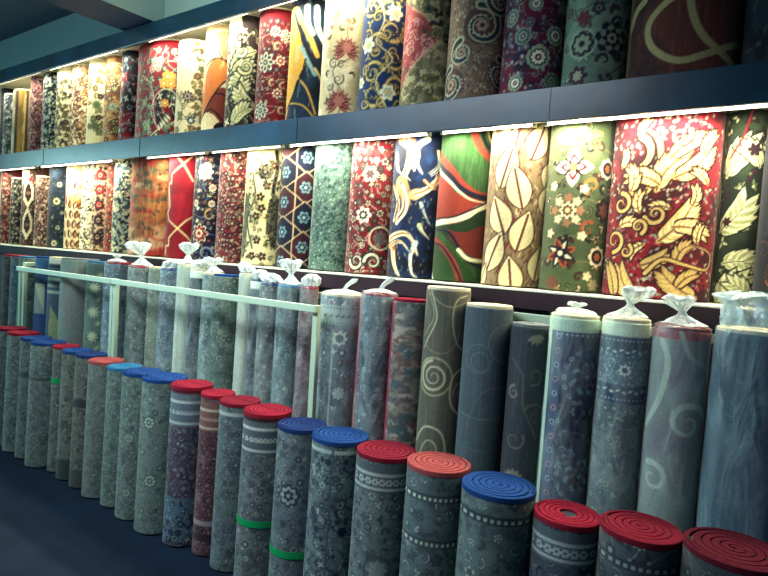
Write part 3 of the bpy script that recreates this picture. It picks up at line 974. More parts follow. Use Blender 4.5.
def L21(c):
    c.base('74825a'); c.noise(9, '64764e', .45, .62, seed=2)
    c.band(-1, 2, '4f6248', .93, 1.4)
    c.persian(.2, ['b9a070', '8a9064', '7c4438', '2c3440', 'c8b890'], 23, .55, vine='a08858', kinds='lls')
    c.scroll(.72, .1, .15, 60, 1.1, .07, 'd99a4c'); c.scroll(.72, .36, .14, 240, 1.1, .07, 'd08a44', -1); c.scroll(.7, .62, .13, 60, 1.1, .06, 'b4683c')
    for k in range(4):
        g = k * 90
        for q, s_ in (('efe6cc', 1.0), ('a83040', .62), ('efe0c8', .4)): c.leaf(.4 + .03 * cos(radians(g)), .25 - .012 * sin(radians(g)), .27 * s_ + .02, .2 * s_, g, q)
        c.leaf(.4, .25, .2, .05, g + 45, '2c3040')
    c.flower(.4, .25, .07, 4, 'd8b464', .3)
    for k in range(8):
        c.flower(.36 + .2 * cos(k * .785), .51 + .075 * sin(k * .785), .075, 5, 'd9c8a0' if k % 2 else 'b98a60', .35)
    c.flower(.36, .51, .14, 8, 'e3dab4', .35); c.flower(.36, .51, .09, 8, '8a5c3c', .35); c.disc(.36, .51, .04, 'ecdca0')
    for k in range(8):
        c.leaf(.3, .77, .26, .14, k * 45 + 22, '1b2236' if k % 2 else 'c7703c'); c.leaf(.3, .77, .22, .07, k * 45 + 22, 'd9d3b4' if k % 2 else '7c3030')
    c.flower(.3, .77, .1, 8, '1f2638', .3); c.disc(.3, .77, .045, 'ded6b4')
    for a, b in ((.93, .25), (.88, .78)):
        c.flower(a, b, .17, 8, 'e0d5b0', .2); c.disc(a, b, .11, '20263a'); c.flower(a, b, .07, 6, 'c7783c', .3)
    c.flower(.93, .5, .2, 7, '3c2430', .3); c.flower(.93, .5, .13, 7, '8a5a48', .35); c.flower(.2, .95, .12, 6, '8a5c48', .35); c.flower(.85, .95, .1, 6, 'b0a47c', .35)
    for a, b in ((.12, .36), (.12, .65), (.6, .38), (.62, .66), (.75, .9), (.5, .04), (.2, .08)): c.flower(a, b, .08, 5, 'dccfa8', .4)
def L22(c):
    c.base('b01e36')
    c.noise(8, '6c1024', .42, .58, seed=3)
    R = random.Random(11)
    for k in range(900):
        c.leaf(R.uniform(-.15, 1.15), R.uniform(0, 1), .05, .026, R.uniform(-20, 160), R.choice(['a9a08c', '8a8c84', 'c05058', '6c0f20', 'c3b498']))
    G, E, LT = 'dfb872', '4a1420', 'efdca4'
    c.curve([(.1, .4), (.3, .42), (.42, .34), (.46, .24), (.42, .12), (.3, .07)], .055, G, False, E, .012)
    c.scroll(.2, .2, .2, 70, 1.0, .07, G, -1, edge=E)
    for a, b, L, g, k, n, w in ((.44, .40, .55, 80, -80, 8, .36), (.47, .37, .42, 140, 70, 7, .36), (.6, .33, .52, 25, 50, 8, .34), (.55, .22, .42, 50, -40, 7, .34), (.84, .2, .3, 80, -60, 6, .36), (.2, .4, .32, 65, 100, 6, .36),
                                (.5, .68, .55, 40, 35, 8, .36), (.62, .6, .4, 10, -60, 7, .36), (.78, .48, .24, 60, 80, 5, .36), (.12, .6, .26, 40, -110, 5, .4), (.34, .82, .34, 15, 40, 6, .38), (.88, .98, .48, 160, -40, 8, .36), (.7, .93, .3, 60, -60, 6, .36),
                                (.34, 1.03, .5, 135, -40, 8, .34), (.12, 1.0, .4, 100, 30, 7, .34), (.68, .8, .3, 90, -90, 6, .36), (.85, .68, .22, 100, -60, 5, .36), (.3, .52, .26, 120, -90, 5, .36), (.36, .7, .24, 200, 80, 5, .36), (.58, .5, .22, 150, 70, 5, .36), (.9, .36, .24, 120, 60, 5, .36), (.26, .1, .24, 100, -90, 5, .36), (.1, .26, .22, 60, 60, 5, .36)):
        c.acanthus(a, b, L * .86, g, k, G if b < .75 else 'c8a468', E, LT if b < .75 else G, n=n, wid=w * .86)
    c.scroll(.45, .53, .1, 200, 1.3, .045, G, 1, edge=E); c.scroll(.12, .47, .11, 90, 1.3, .045, G, -1, edge=E); c.scroll(.3, .6, .08, 300, 1.3, .04, G, 1, edge=E)
    c.curve([(.4, .86), (.55, .78), (.75, .8), (.95, .82), (.98, .74), (.85, .7), (.76, .74)], .04, G, True, E, .012)
    c.scroll(.08, .68, .12, 270, 1.3, .045, G, 1, edge=E); c.scroll(.2, .74, .07, 60, 1.2, .035, G, -1, edge=E); c.scroll(.62, .1, .1, 30, 1.2, .04, LT, -1, edge=E)
def L23(c):
    c.base('475a3e'); c.noise(9, '2f4034', .45, .62, seed=4)
    c.persian(.4, ['c9cc9c', '7c8c5c', '5a3040'], 3, .6, kinds='l')
    for a, b, L, g, k in ((.1, .3, 1.2, 70, -60), (.9, .25, .8, 110, 60), (.05, .6, 1.2, 30, 60), (.2, .78, 1.0, 20, -70), (.1, 1.0, 1.2, 60, -80), (.95, .98, .8, 120, 50)):
        c.acanthus(a, b, L, g, k, 'dbd8aa', '2a3a30', 'a9b07c', n=5, wid=.45)
    c.curve([(.15, .2), (.4, .1), (.6, -.05)], .06, 'a03038'); c.flower(.75, .16, .2, 6, '4a2c3c', .4); c.flower(.2, .55, .14, 6, '5a2230', .4)
def L24(c):
    c.base('1c2740'); c.acanthus(.2, .9, .5, 80, -60, '7a4a30', '101828', '94643c'); c.acanthus(.15, .45, .4, 80, 60, '6c4030', '101828'); c.persian(.3, ['5a3c34', '2c3a58'], 3, .5)
LOW = [mk_persian('8c2434', ['d9cca4', '5a1c2c', 'b48a68'], .7, 2, vine='c9b08c'), mk_persian('2a2a30', ['d9d3b0', '6f7868', 'a39c80'], .55, 3, vine='c9c3a0'), L2,
       mk_speckle('7c5c50', ['d0bca0', '3c2c34', 'a8806c'], 48, 5), L4, L5, mk_speckle('cfc9a4', ['2f3238', '8a8a78', 'efe6c8'], 55, 8), L7,
       mk_persian('b8443c', ['e0b45c', 'd9cca0', '5c2434'], .8, 4), L9, L10, L11, L12, L13, L14, L15, L16, L17, L18, L19, L20, L21, L22, L23, L24]

# ---- rolls in the rack (pale greys and faded tones)
def fade(base, cols, size=.34, seed=1, border=None, dens=.9, bands=(), edge=None):
    def f(c):
        c.base(base)
        c.noise(14, cols[0], .45, .65, seed=seed, amt=.5)
        bl = rgb(base)
        c.persian(size * .85, cols, seed, min(1, dens * 1.1), vine=cols[-1], ol=tuple(.72 * q for q in bl))
        c.noise(24, base, .46, .66, seed=seed + 3, amt=.6)
        for b0, b1, q in bands:
            c.band(b0, b1, q)
        if border:
            border(c)
        if edge:
            c.band(-1, 2, edge, -.5, .045)
    return f

def border_ornate(b0, b1, dk, lt, mid):
    def f(c):
        c.band(b0, b1, dk)
        h = b1 - b0
        c.band(b0 + h * .3, b0 + h * .72, mid)
        c.dots(b0 + .06 * h, 15, .02, lt); c.dots(b0 + .94 * h, 15, .02, lt)
        for k in range(9): c.leaf(.0 + k * .13, b0 + .22 * h, .12, .05, 20 if k % 2 else -20, lt)
        for k in range(9): c.leaf(.0 + k * .13, b0 + .82 * h, .12, .05, 20 if k % 2 else -20, lt)
        m = b0 + .5 * h
        c.flower(.55, m, .12, 8, lt, .35); c.flower(.55, m, .07, 6, dk, .3)
        for sg, a in ((1, .25), (-1, .85)):
            c.scroll(a, m - .1 * h, .1, 0, 1.2, .03, lt, sg); c.scroll(a, m + .12 * h, .09, 180, 1.2, .03, lt, -sg)
    return f

def M_geo(c):
    c.base('3c5c84'); c.band(.28, .62, 'c2cba8', 0, .62); c.poly([(.0, .28), (.7, .62), (.0, .62)], '8fa4a0', False); c.band(.62, 2, '36548a'); c.band(-.1, .12, '36648f')
def M_stripe(c):
    c.base('44586a')
    for b in (.2, .27, .34): c.band(b, b + .035, '9cb09c')
    c.poly([(.3, .5), (1.1, .7), (1.1, 1.1), (.2, 1.1)], '8c9a70'); c.band(-.1, .05, 'c6cdb8', 0, 2); c.band(.07, .09, '1a1c20', 0, 2)
def M_plain(c):
    c.base('7c8680'); c.noise(5, '5c8a7c', .5, .68, seed=4, amt=.6); c.noise(90, '88908a', .4, .6, fy=6, seed=3, amt=.5); c.noise(4, '8a7c88', .55, .7, seed=9, amt=.5)
def M_leafy(c):
    c.base('64786c'); c.noise(12, '52665e', .5, .6, seed=3)
    for b in (.25, .5, .75, 1.0):
        for k in range(9): c.leaf(.5, b, .42, .12, k * 40 + b * 90, 'a9b994')
        for k in range(4): c.leaf(.9, b - .12, .3, .1, 90 + k * 30, '93a583')
def M_pale(c):
    c.base('b9c8ae'); c.noise(60, 'a8b8a2', .5, .6, fy=4, seed=2, amt=.5)
def M_dark(c):
    c.base('3a4c50'); c.persian(.4, ['52666a', '2c3c44'], 3, .6); c.band(-.1, .06, '9cae9c')
def M_spiral(c):
    c.base('5b5b4c'); c.noise(90, '67665a', .45, .6, fy=7, seed=3, amt=.6)
    q = 'a9a684'
    c.curve([(.1, -.02), (.28, .12), (.26, .2), (.05, .34)], .035, q); c.curve([(.05, .0), (.2, .1), (.2, .18), (.0, .28)], .03, '8c8a6c')
    c.curve([(1.0, .02), (.78, .05), (.7, .16), (.85, .3), (1.1, .36)], .035, q); c.curve([(.1, .02), (.6, .09), (1.1, .04)], .03, '8c8a6c')
    c.scroll(.32, .5, .4, 100, 2.2, .075, q, 1); c.scroll(1.02, .58, .25, 200, 1.6, .04, '8c8a6c', -1)
    c.curve([(.0, .9), (.2, .8), (.6, .82), (.75, .95), (.6, 1.1)], .05, q)
    c.ring(.32, .5, .46, .05, '94926f'); c.curve([(1.1, .42), (.8, .5), (.82, .66), (1.1, .74)], .05, q); c.curve([(.0, .3), (.3, .36), (.7, .34), (.9, .24)], .03, '7c7a60'); c.curve([(.1, .98), (.25, .88), (.5, .9), (.55, 1.05)], .04, '94926f')
def M_slate(c):
    c.base('47565c'); c.noise(110, '506068', .45, .6, fy=7, seed=5, amt=.6)
    q = '5c6c70'
    for a, b, r in ((.35, .3, .3), (.38, .32, .2), (.9, .2, .4)): c.ring(a, b, r, .02, q)
    c.curve([(-.1, .62), (.4, .66), (1.1, .63)], .02, q); c.curve([(.2, .7), (.5, .5), (1.0, .45)], .015, q); c.curve([(-.1, .82), (.5, .85), (1.1, .83)], .015, q)
def M_scroll(c):
    c.base('3a4048'); c.noise(90, '454b50', .45, .6, fy=7, seed=5, amt=.6)
    q = '77786a'
    for k in range(5): c.leaf(.7, .04, .3, .12, -140 + k * 30, q)
    c.scroll(.2, .42, .2, 90, 1.3, .09, '6c6e64'); c.scroll(.85, .55, .35, 160, 1.3, .06, '55594f', -1)
    c.scroll(.75, .3, .26, 250, 1.1, .05, '5f6158'); c.scroll(.3, .72, .3, 30, 1.2, .06, '62645a', -1); c.curve([(.1, .2), (.4, .3), (.5, .5), (.9, .7)], .04, '585a52')
    for k in range(7): c.leaf(.35, .98, .34, .17, 10 + k * 27, q)
def M_wrapA(c):
    fade('62787e', ['4b6068', '9aaca8', '7a6f72'], .3, 31)(c)
    c.band(.06, .2, '7f9490'); c.dots(.08, 15, .022, '37474f'); c.dots(.19, 15, .02, '37474f')
    for k in range(6): c.leaf(.1 + k * .15, .145, .13, .05, 25, '4f4a56')
    c.flower(.55, .3, .2, 8, 'a4b4a4', .35); c.flower(.55, .3, .12, 8, '4c5f66', .3)
    for a in (.3, .36, .88): c.band(.24, 2, '50666c' if a != .36 else '93a49c', a, a + .035)
    c.flower(.62, .7, .17, 8, '8ea09a', .35)
def M_wrapB(c):
    fade('4c5660', ['36404c', '87919a', '6c6470'], .32, 37, edge='8c2840')(c)
def M_distress(c):
    c.base('787468'); c.noise(20, '55524e', .45, .62, fy=34, seed=3); c.noise(16, '9c9486', .5, .66, fy=40, seed=9); c.noise(26, '6c4c48', .56, .68, fy=44, seed=14); c.noise(30, '46565a', .55, .64, seed=20)
    c.noise(8, '4c5c60', .55, .7, fy=20, seed=30, amt=.6)
    c.band(-1, 2, '9a1c38', -.6, .05)
def M_medallion(c):
    c.base('3a4763'); c.noise(14, '2f3b55', .5, .62, seed=2)
    c.band(-1, 2, '8fa69c', -.5, .06); c.band(-1, 2, '4c5a74', .1, .3)
    R = random.Random(3)
    for k in range(12): c.flower(.2, .1 + k * .08, .07, 6, '8c7c84' if k % 2 else '7c94a0', .35); c.flower(.2, .1 + k * .08, .035, 6, '2f3850', .3)
    for b in (.32, .86):
        for r, q in ((.36, '6c8898'), (.3, '2b3148'), (.22, '5c5468'), (.14, '303850'), (.07, '7c9098')): c.flower(.85, b, r, 8, q, .3, r * 200)
        for k in range(7):
            t = 2.0 + k * .38
            c.ell(.82 + .44 * cos(t), b - .15 * sin(t), .055, .04, degrees_(t) + 90, '86a0a8'); c.ell(.82 + .44 * cos(t), b - .15 * sin(t), .03, .02, degrees_(t) + 90, '35415c')
    c.persian(.2, ['7a93a0', '56607a', '6a5c74'], 5, .45, a0=.35, vine='5f7488')
    c.band(-.1, .07, '8fa69c'); c.dots(.085, 12, .03, '7c94a0')
def M_border(c):
    fade('5f757a', ['455a62', '8ba096', '75828a'], .24, 43)(c)
    border_ornate(.07, .42, '40566a', 'a0b6ae', '566f80')(c)
    c.persian(.12, ['a0b6ae', '6f8a90', '8ca09c'], 6, 1.0, b0=.17, b1=.33, kinds='sl', ol=rgb('486072'))
    c.flower(.55, .245, .13, 8, 'a8bcb2', .35); c.flower(.55, .245, .07, 6, '40566a', .3)
    c.band(-.1, .07, 'a9bcac')
def M_pinkswirl(c):
    c.base('808a86'); c.noise(7, '787480', .5, .68, seed=4, amt=.6)
    c.scroll(.75, .45, .38, 30, 1.3, .14, 'a3b3a4'); c.scroll(.2, .75, .3, 120, 1.2, .12, 'a8b6a8', -1); c.curve([(.1, .0), (.3, .15), (.2, .35), (.0, .5)], .12, 'a9b5a6')
    c.band(-.05, .04, '9a3c50'); c.curve([(.5, .0), (.7, .12), (1.1, .2)], .08, '9aa69a')
def M_blue(c):
    c.base('34506a'); c.noise(8, '26405a', .45, .62, fy=3, seed=4); c.persian(.16, ['3f5c74', '2c465e', '4a6478'], 8, .8)
MID = [fade('5e5856', ['464448', '786c68'], .6, 1, edge=None), fade('5f7480', ['4a5c6c', '8a9aa0'], .5, 2), fade('6f8078', ['54685f', '8f9c90'], .5, 3), M_geo, M_stripe, M_plain, M_leafy,
       fade('56748a', ['48627c', '86a4ac'], .5, 5), fade('3d4a4c', ['2f3a40', '58666a'], .5, 6), fade('647670', ['4c5c5c', '8a9488'], .32, 7), fade('8c9c88', ['748878', 'a8b49c'], .5, 8),
       fade('5a7480', ['48606c', '88a09c'], .4, 9), M_pale, M_dark, fade('6c887e', ['58746c', '93a898'], .5, 11), fade('647a6e', ['4a6056', '93a48e', '50605c'], .34, 12), M_pale, M_dark,
       fade('5c6c68', ['40504f', '8c9a8c', '6a5a58'], .36, 14), fade('5c7878', ['44605f', '8aa49c', '3c5668'], .34, 15), fade('6c4c54', ['8c6c70', '4c3c48'], .5, 16),
       M_wrapA, M_wrapB, M_distress, M_spiral, M_slate, M_scroll, M_medallion, M_border, M_pinkswirl, M_blue]

# ---- front row
def bands_top(dk, lt, seed=1, b0=.03, b1=.17):
    def f(c):
        c.band(b0, b1, dk)
        c.band(b0 + .01, b0 + .025, lt); c.band(b1 - .025, b1 - .012, lt)
        n = 9
        for k in range(n):
            a = -.02 + 1.1 * k / (n - 1)
            c.flower(a, (b0 + b1) / 2, .075, 6, lt, .35); c.disc(a, (b0 + b1) / 2, .025, dk)
            c.leaf(a + .03, (b0 + b1) / 2 + .01, .08, .03, 40, lt)
        c.band(b0 - .03, b0, dk)
    return f
def dash_top(dk, lt, bs):
    def f(c):
        for b in bs:
            c.band(b - .012, b + .022, dk)
            for k in range(12): c.band(b, b + .014, lt, -.05 + k * .095, -.05 + k * .095 + .05)
    return f
def medal(q1, q2, pts, r=.3):
    def f(c):
        for a, b in pts:
            c.flower(a, b, r, 8, q1, .25); c.flower(a, b, r * .8, 8, q2, .3); c.flower(a, b, r * .5, 6, q1, .35, 30); c.disc(a, b, r * .18, q2)
    return f
def combo(*fs):
    def f(c):
        for q in fs: q(c)
    return f
FR = [
    fade('72827c', ['5c6c68', '8a9890'], .5, 51), fade('788a86', ['5f706e', '9cb0ac'], .45, 52), fade('6f807a', ['566662', '8c9a94'], .45, 53, bands=((.25, .29, '4c5c5c'),)),
    combo(fade('748680', ['5c6e6a', '92a29a'], .3, 54, bands=((.25, .27, '54645f'),)), medal('5a6a66', '8a9a90', ((.4, .72),), .25)), fade('6c7a72', ['505c58', '8a968c'], .5, 55),
    combo(fade('707a6c', ['4f5650', '8f968a'], .38, 56, bands=((.78, 1.1, '46504f'),)), medal('454e4c', '7a8478', ((.6, .3),), .3)),
    combo(fade('666e64', ['464c48', '868c80'], .42, 57, bands=((.3, .36, '3f4644'), (.8, 1.1, '4a524f'))), medal('464c48', '7c8478', ((.6, .24),), .3)),
    fade('72827a', ['64746c', '7f8f86'], .3, 58), fade('6c8078', ['54685f', '8a9e94'], .4, 59), combo(fade('6f857c', ['50665f', '98ada0', '7c9088'], .3, 60), medal('52685f', '9cb0a0', ((.5, .75), (.5, .4)), .28)),
    combo(fade('6e827a', ['4f645f', '9aaf9f', '7c9088'], .3, 61), medal('4f645f', 'a0b4a2', ((.45, .6), (.3, .25)), .26)),
    combo(fade('545060', ['3c4658', '8a8c94', '6c4c5c', '77808a'], .26, 62, bands=((-.1, .03, '5a2c38'),)), bands_top('5f6c78', '9aa4a4', b0=.06, b1=.22), lambda c: (c.band(.64, .9, '54687a'), c.persian(.24, ['8a9ca4', '3f5064'], 5, .8, b0=.66, b1=.9), c.band(.93, 2, '5a2c34'))),
    combo(fade('644048', ['8c6c70', '4c3440', '96808a', '7a4c50'], .3, 63), bands_top('77504e', 'a0907c', b0=.06, b1=.2), lambda c: (c.band(.72, .75, '8a7478'), c.band(.8, .84, '4c343c'))),
    fade('66787a', ['506062', '8a9a98', '5c6c72'], .3, 64, bands=((.04, .06, '93a09c'),)),
    combo(fade('6c7878', ['4f5a5c', '9aa4a0', '626c74'], .26, 65), bands_top('5c686c', 'a3aca4', b0=.05, b1=.2), lambda c: c.band(-.1, .03, '4c3840')),
    combo(fade('67767c', ['4a5860', '94a0a0', '58646c'], .28, 66), medal('3f4c56', '8a9898', ((.42, .33),), .34)),
    combo(fade('677a7c', ['43565e', '98aca6', '2f4258'], .22, 67), lambda c: (c.band(.03, .05, '8fa29c'), c.flower(.8, .42, .12, 6, '25384c', .3), c.band(-1, 2, '4f6468', .45, .5))),
    combo(fade('6c7a7a', ['526062', '8f9c98', '5a686e'], .24, 68), bands_top('5a686a', '98a4a0', b0=.05, b1=.15), lambda c: (c.ring(.55, .5, .26, .04, '54626a'), c.flower(.55, .5, .2, 8, '859290', .35))),
    combo(fade('64767a', ['506268', '8a9c9a', '58706c'], .3, 69), dash_top('4a5c62', 'a9b4a4', (.1, .29)), medal('50646a', '93a6a0', ((.5, .75),), .24)),
    combo(fade('66787a', ['4c5e64', '90a29c', '5a6870'], .24, 70), dash_top('3f4f58', '93a49c', (.08,)), lambda c: (c.band(.46, 2, '3f4c68', .2, .95), c.band(.49, 2, '4f5f78', .27, .88), c.flower(.55, .75, .25, 8, '7a8e98', .3), c.flower(.55, .75, .15, 8, '38445c', .3))),
    combo(fade('4c5664', ['363f50', '8a98a0', '66707c'], .3, 71), bands_top('56626c', '8c9a9c', b0=.05, b1=.15)),
    combo(fade('535d64', ['434c54', '79868a'], .28, 72), dash_top('444e56', '808c8c', (.08,))),
    fade('3f4850', ['303840', '5a6468'], .28, 73),
]

# x, y, half width, half depth, share seen from the aisle, top z, seen from z, seen to z
T_UP = [
    (-6.722, 2.653, 0.097, 0.097, 0.134, 2.955, 2.398, 2.955),
    (-6.498, 2.625, 0.125, 0.125, 0.299, 2.955, 2.381, 2.955),
    (-6.208, 2.610, 0.161, 0.140, 0.497, 2.955, 2.371, 2.955),
    (-5.916, 2.623, 0.127, 0.127, 0.398, 2.955, 2.380, 2.955),
    (-5.657, 2.622, 0.129, 0.129, 0.415, 2.955, 2.378, 2.955),
    (-5.395, 2.620, 0.130, 0.130, 0.460, 2.955, 2.377, 2.955),
    (-5.134, 2.623, 0.127, 0.127, 0.478, 2.955, 2.380, 2.955),
    (-4.880, 2.627, 0.123, 0.123, 0.513, 2.955, 2.382, 2.955),
    (-4.635, 2.632, 0.118, 0.118, 0.497, 2.955, 2.385, 2.955),
    (-4.394, 2.631, 0.119, 0.119, 0.499, 2.955, 2.384, 2.955),
    (-4.004, 2.610, 0.267, 0.140, 0.732, 2.955, 2.371, 2.955),
    (-3.595, 2.611, 0.139, 0.139, 0.648, 2.955, 2.372, 2.955),
    (-3.324, 2.622, 0.129, 0.129, 0.583, 2.955, 2.378, 2.955),
    (-3.052, 2.611, 0.140, 0.140, 0.681, 2.955, 2.372, 2.955),
    (-2.771, 2.613, 0.137, 0.137, 0.719, 2.955, 2.373, 2.955),
    (-2.496, 2.615, 0.135, 0.135, 0.730, 2.955, 2.375, 2.955),
    (-2.218, 2.611, 0.140, 0.140, 0.798, 2.955, 2.372, 2.955),
    (-1.937, 2.613, 0.137, 0.137, 0.837, 2.955, 2.373, 2.955),
    (-1.662, 2.615, 0.135, 0.135, 0.864, 2.955, 2.375, 2.909),
    (-1.377, 2.610, 0.146, 0.140, 0.923, 2.955, 2.371, 2.847),
    (-1.082, 2.610, 0.145, 0.140, 0.963, 2.955, 2.371, 2.787),
    (-0.799, 2.615, 0.135, 0.135, 0.981, 2.955, 2.375, 2.733),
    (-0.454, 2.610, 0.206, 0.140, 1.000, 2.955, 2.371, 2.659),
    (-0.104, 2.610, 0.140, 0.140, 1.000, 2.955, 2.371, 2.588),
]
T_LOW = [
    (-6.534, 2.628, 0.122, 0.122, 0.344, 2.175, 1.492, 2.200),
    (-6.282, 2.623, 0.127, 0.127, 0.360, 2.175, 1.492, 2.200),
    (-6.021, 2.619, 0.131, 0.131, 0.424, 2.175, 1.492, 2.200),
    (-5.758, 2.623, 0.128, 0.128, 0.423, 2.175, 1.492, 2.200),
    (-5.500, 2.623, 0.127, 0.127, 0.530, 2.175, 1.492, 2.200),
    (-5.258, 2.639, 0.111, 0.111, 0.563, 2.175, 1.492, 2.200),
    (-5.049, 2.655, 0.095, 0.095, 0.435, 2.175, 1.492, 2.200),
    (-4.851, 2.651, 0.100, 0.100, 0.527, 2.175, 1.492, 2.200),
    (-4.653, 2.655, 0.095, 0.095, 0.279, 2.175, 1.492, 2.200),
    (-4.433, 2.627, 0.123, 0.123, 0.515, 2.175, 1.492, 2.200),
    (-4.049, 2.610, 0.257, 0.140, 0.717, 2.175, 1.492, 2.200),
    (-3.649, 2.610, 0.140, 0.140, 0.635, 2.175, 1.492, 2.200),
    (-3.373, 2.619, 0.132, 0.132, 0.622, 2.175, 1.492, 2.200),
    (-3.104, 2.616, 0.134, 0.134, 0.645, 2.175, 1.492, 2.200),
    (-2.812, 2.610, 0.154, 0.140, 0.735, 2.175, 1.492, 2.200),
    (-2.517, 2.613, 0.137, 0.137, 0.739, 2.175, 1.492, 2.200),
    (-2.238, 2.612, 0.138, 0.138, 0.780, 2.175, 1.492, 2.200),
    (-1.955, 2.610, 0.141, 0.140, 0.832, 2.175, 1.492, 2.200),
    (-1.671, 2.611, 0.139, 0.139, 0.876, 2.175, 1.492, 2.200),
    (-1.393, 2.614, 0.136, 0.136, 0.904, 2.175, 1.492, 2.200),
    (-1.111, 2.610, 0.142, 0.140, 0.953, 2.175, 1.492, 2.200),
    (-0.827, 2.612, 0.138, 0.138, 0.984, 2.175, 1.492, 2.200),
    (-0.483, 2.610, 0.203, 0.140, 1.000, 2.175, 1.492, 2.200),
    (-0.204, 2.678, 0.073, 0.073, 0.926, 2.175, 1.492, 2.200),
    (0.001, 2.610, 0.140, 0.140, 1.000, 2.175, 1.492, 2.200),
]
T_MID = [
    (-5.439, 2.196, 0.094, 0.094, 0.300, 1.408, 0.740, 1.408),
    (-5.238, 2.187, 0.103, 0.103, 0.268, 1.409, 0.740, 1.409),
    (-5.025, 2.171, 0.112, 0.112, 0.375, 1.411, 0.740, 1.411),
    (-4.748, 2.168, 0.105, 0.105, 0.540, 1.423, 0.740, 1.423),
    (-4.528, 2.175, 0.115, 0.115, 0.343, 1.429, 0.740, 1.429),
    (-4.280, 2.161, 0.129, 0.129, 0.648, 1.434, 0.740, 1.434),
    (-4.055, 2.195, 0.095, 0.095, 0.570, 1.426, 0.740, 1.426),
    (-3.874, 2.207, 0.083, 0.083, 0.603, 1.430, 0.740, 1.430),
    (-3.715, 2.218, 0.072, 0.072, 0.346, 1.433, 0.740, 1.433),
    (-3.550, 2.199, 0.091, 0.091, 0.710, 1.422, 0.740, 1.422),
    (-3.390, 2.223, 0.067, 0.067, 0.495, 1.427, 0.740, 1.427),
    (-3.244, 2.216, 0.074, 0.074, 0.680, 1.423, 0.740, 1.423),
    (-3.103, 2.227, 0.063, 0.063, 0.608, 1.463, 0.740, 1.463),
    (-2.974, 2.227, 0.063, 0.063, 0.602, 1.440, 0.740, 1.440),
    (-2.843, 2.225, 0.065, 0.065, 0.486, 1.425, 0.740, 1.425),
    (-2.694, 2.209, 0.081, 0.081, 0.868, 1.424, 0.740, 1.424),
    (-2.564, 2.241, 0.049, 0.049, 0.682, 1.439, 0.740, 1.439),
    (-2.461, 2.240, 0.050, 0.050, 0.496, 1.413, 0.740, 1.413),
    (-2.340, 2.222, 0.068, 0.068, 0.705, 1.400, 0.740, 1.400),
    (-2.199, 2.221, 0.069, 0.069, 0.870, 1.401, 0.740, 1.401),
    (-2.077, 2.240, 0.050, 0.050, 1.000, 1.400, 0.740, 1.400),
    (-1.798, 2.179, 0.112, 0.112, 0.873, 1.392, 0.740, 1.392),
    (-1.593, 2.199, 0.091, 0.091, 0.851, 1.410, 0.740, 1.410),
    (-1.410, 2.202, 0.088, 0.088, 0.846, 1.400, 0.740, 1.400),
    (-1.223, 2.195, 0.096, 0.096, 0.903, 1.468, 0.740, 1.468),
    (-1.026, 2.193, 0.097, 0.097, 0.984, 1.413, 0.740, 1.413),
    (-0.849, 2.212, 0.077, 0.077, 0.922, 1.353, 0.740, 1.353),
    (-0.674, 2.196, 0.093, 0.093, 0.996, 1.409, 0.740, 1.409),
    (-0.491, 2.204, 0.086, 0.086, 0.999, 1.415, 0.740, 1.415),
    (-0.308, 2.196, 0.093, 0.093, 0.987, 1.408, 0.740, 1.408),
    (-0.087, 2.165, 0.125, 0.125, 1.000, 1.425, 0.740, 1.425),
]
T_FRONT = [
    (-4.659, 1.863, 0.097, 0.097, 0.381, 0.905, 0.000, 0.905),
    (-4.462, 1.864, 0.096, 0.096, 0.407, 0.896, 0.000, 0.896),
    (-4.268, 1.866, 0.094, 0.094, 0.315, 0.883, 0.000, 0.883),
    (-4.065, 1.855, 0.104, 0.104, 0.625, 0.882, 0.000, 0.882),
    (-3.883, 1.884, 0.076, 0.076, 0.342, 0.878, 0.000, 0.878),
    (-3.717, 1.873, 0.086, 0.086, 0.439, 0.874, 0.000, 0.874),
    (-3.537, 1.871, 0.089, 0.089, 0.405, 0.876, 0.000, 0.876),
    (-3.347, 1.863, 0.098, 0.098, 0.527, 0.867, 0.000, 0.867),
    (-3.153, 1.867, 0.093, 0.093, 0.426, 0.860, 0.000, 0.860),
    (-2.951, 1.855, 0.105, 0.105, 0.489, 0.866, 0.000, 0.866),
    (-2.729, 1.847, 0.114, 0.114, 0.643, 0.874, 0.000, 0.874),
    (-2.510, 1.859, 0.102, 0.102, 0.729, 0.872, 0.000, 0.872),
    (-2.323, 1.877, 0.082, 0.082, 0.560, 0.858, 0.000, 0.858),
    (-2.142, 1.865, 0.095, 0.095, 0.596, 0.857, 0.000, 0.857),
    (-1.936, 1.852, 0.108, 0.108, 0.727, 0.855, 0.000, 0.855),
    (-1.718, 1.854, 0.106, 0.106, 0.716, 0.835, 0.000, 0.835),
    (-1.493, 1.845, 0.116, 0.116, 0.805, 0.841, 0.000, 0.841),
    (-1.257, 1.844, 0.116, 0.116, 0.863, 0.836, 0.000, 0.836),
    (-1.021, 1.844, 0.116, 0.116, 0.889, 0.847, 0.000, 0.847),
    (-0.777, 1.835, 0.125, 0.125, 0.987, 0.834, 0.000, 0.834),
    (-0.545, 1.856, 0.104, 0.104, 0.978, 0.800, 0.000, 0.800),
    (-0.323, 1.847, 0.114, 0.114, 1.000, 0.830, 0.000, 0.830),
    (-0.080, 1.834, 0.126, 0.126, 1.000, 0.853, 0.000, 0.853),
]


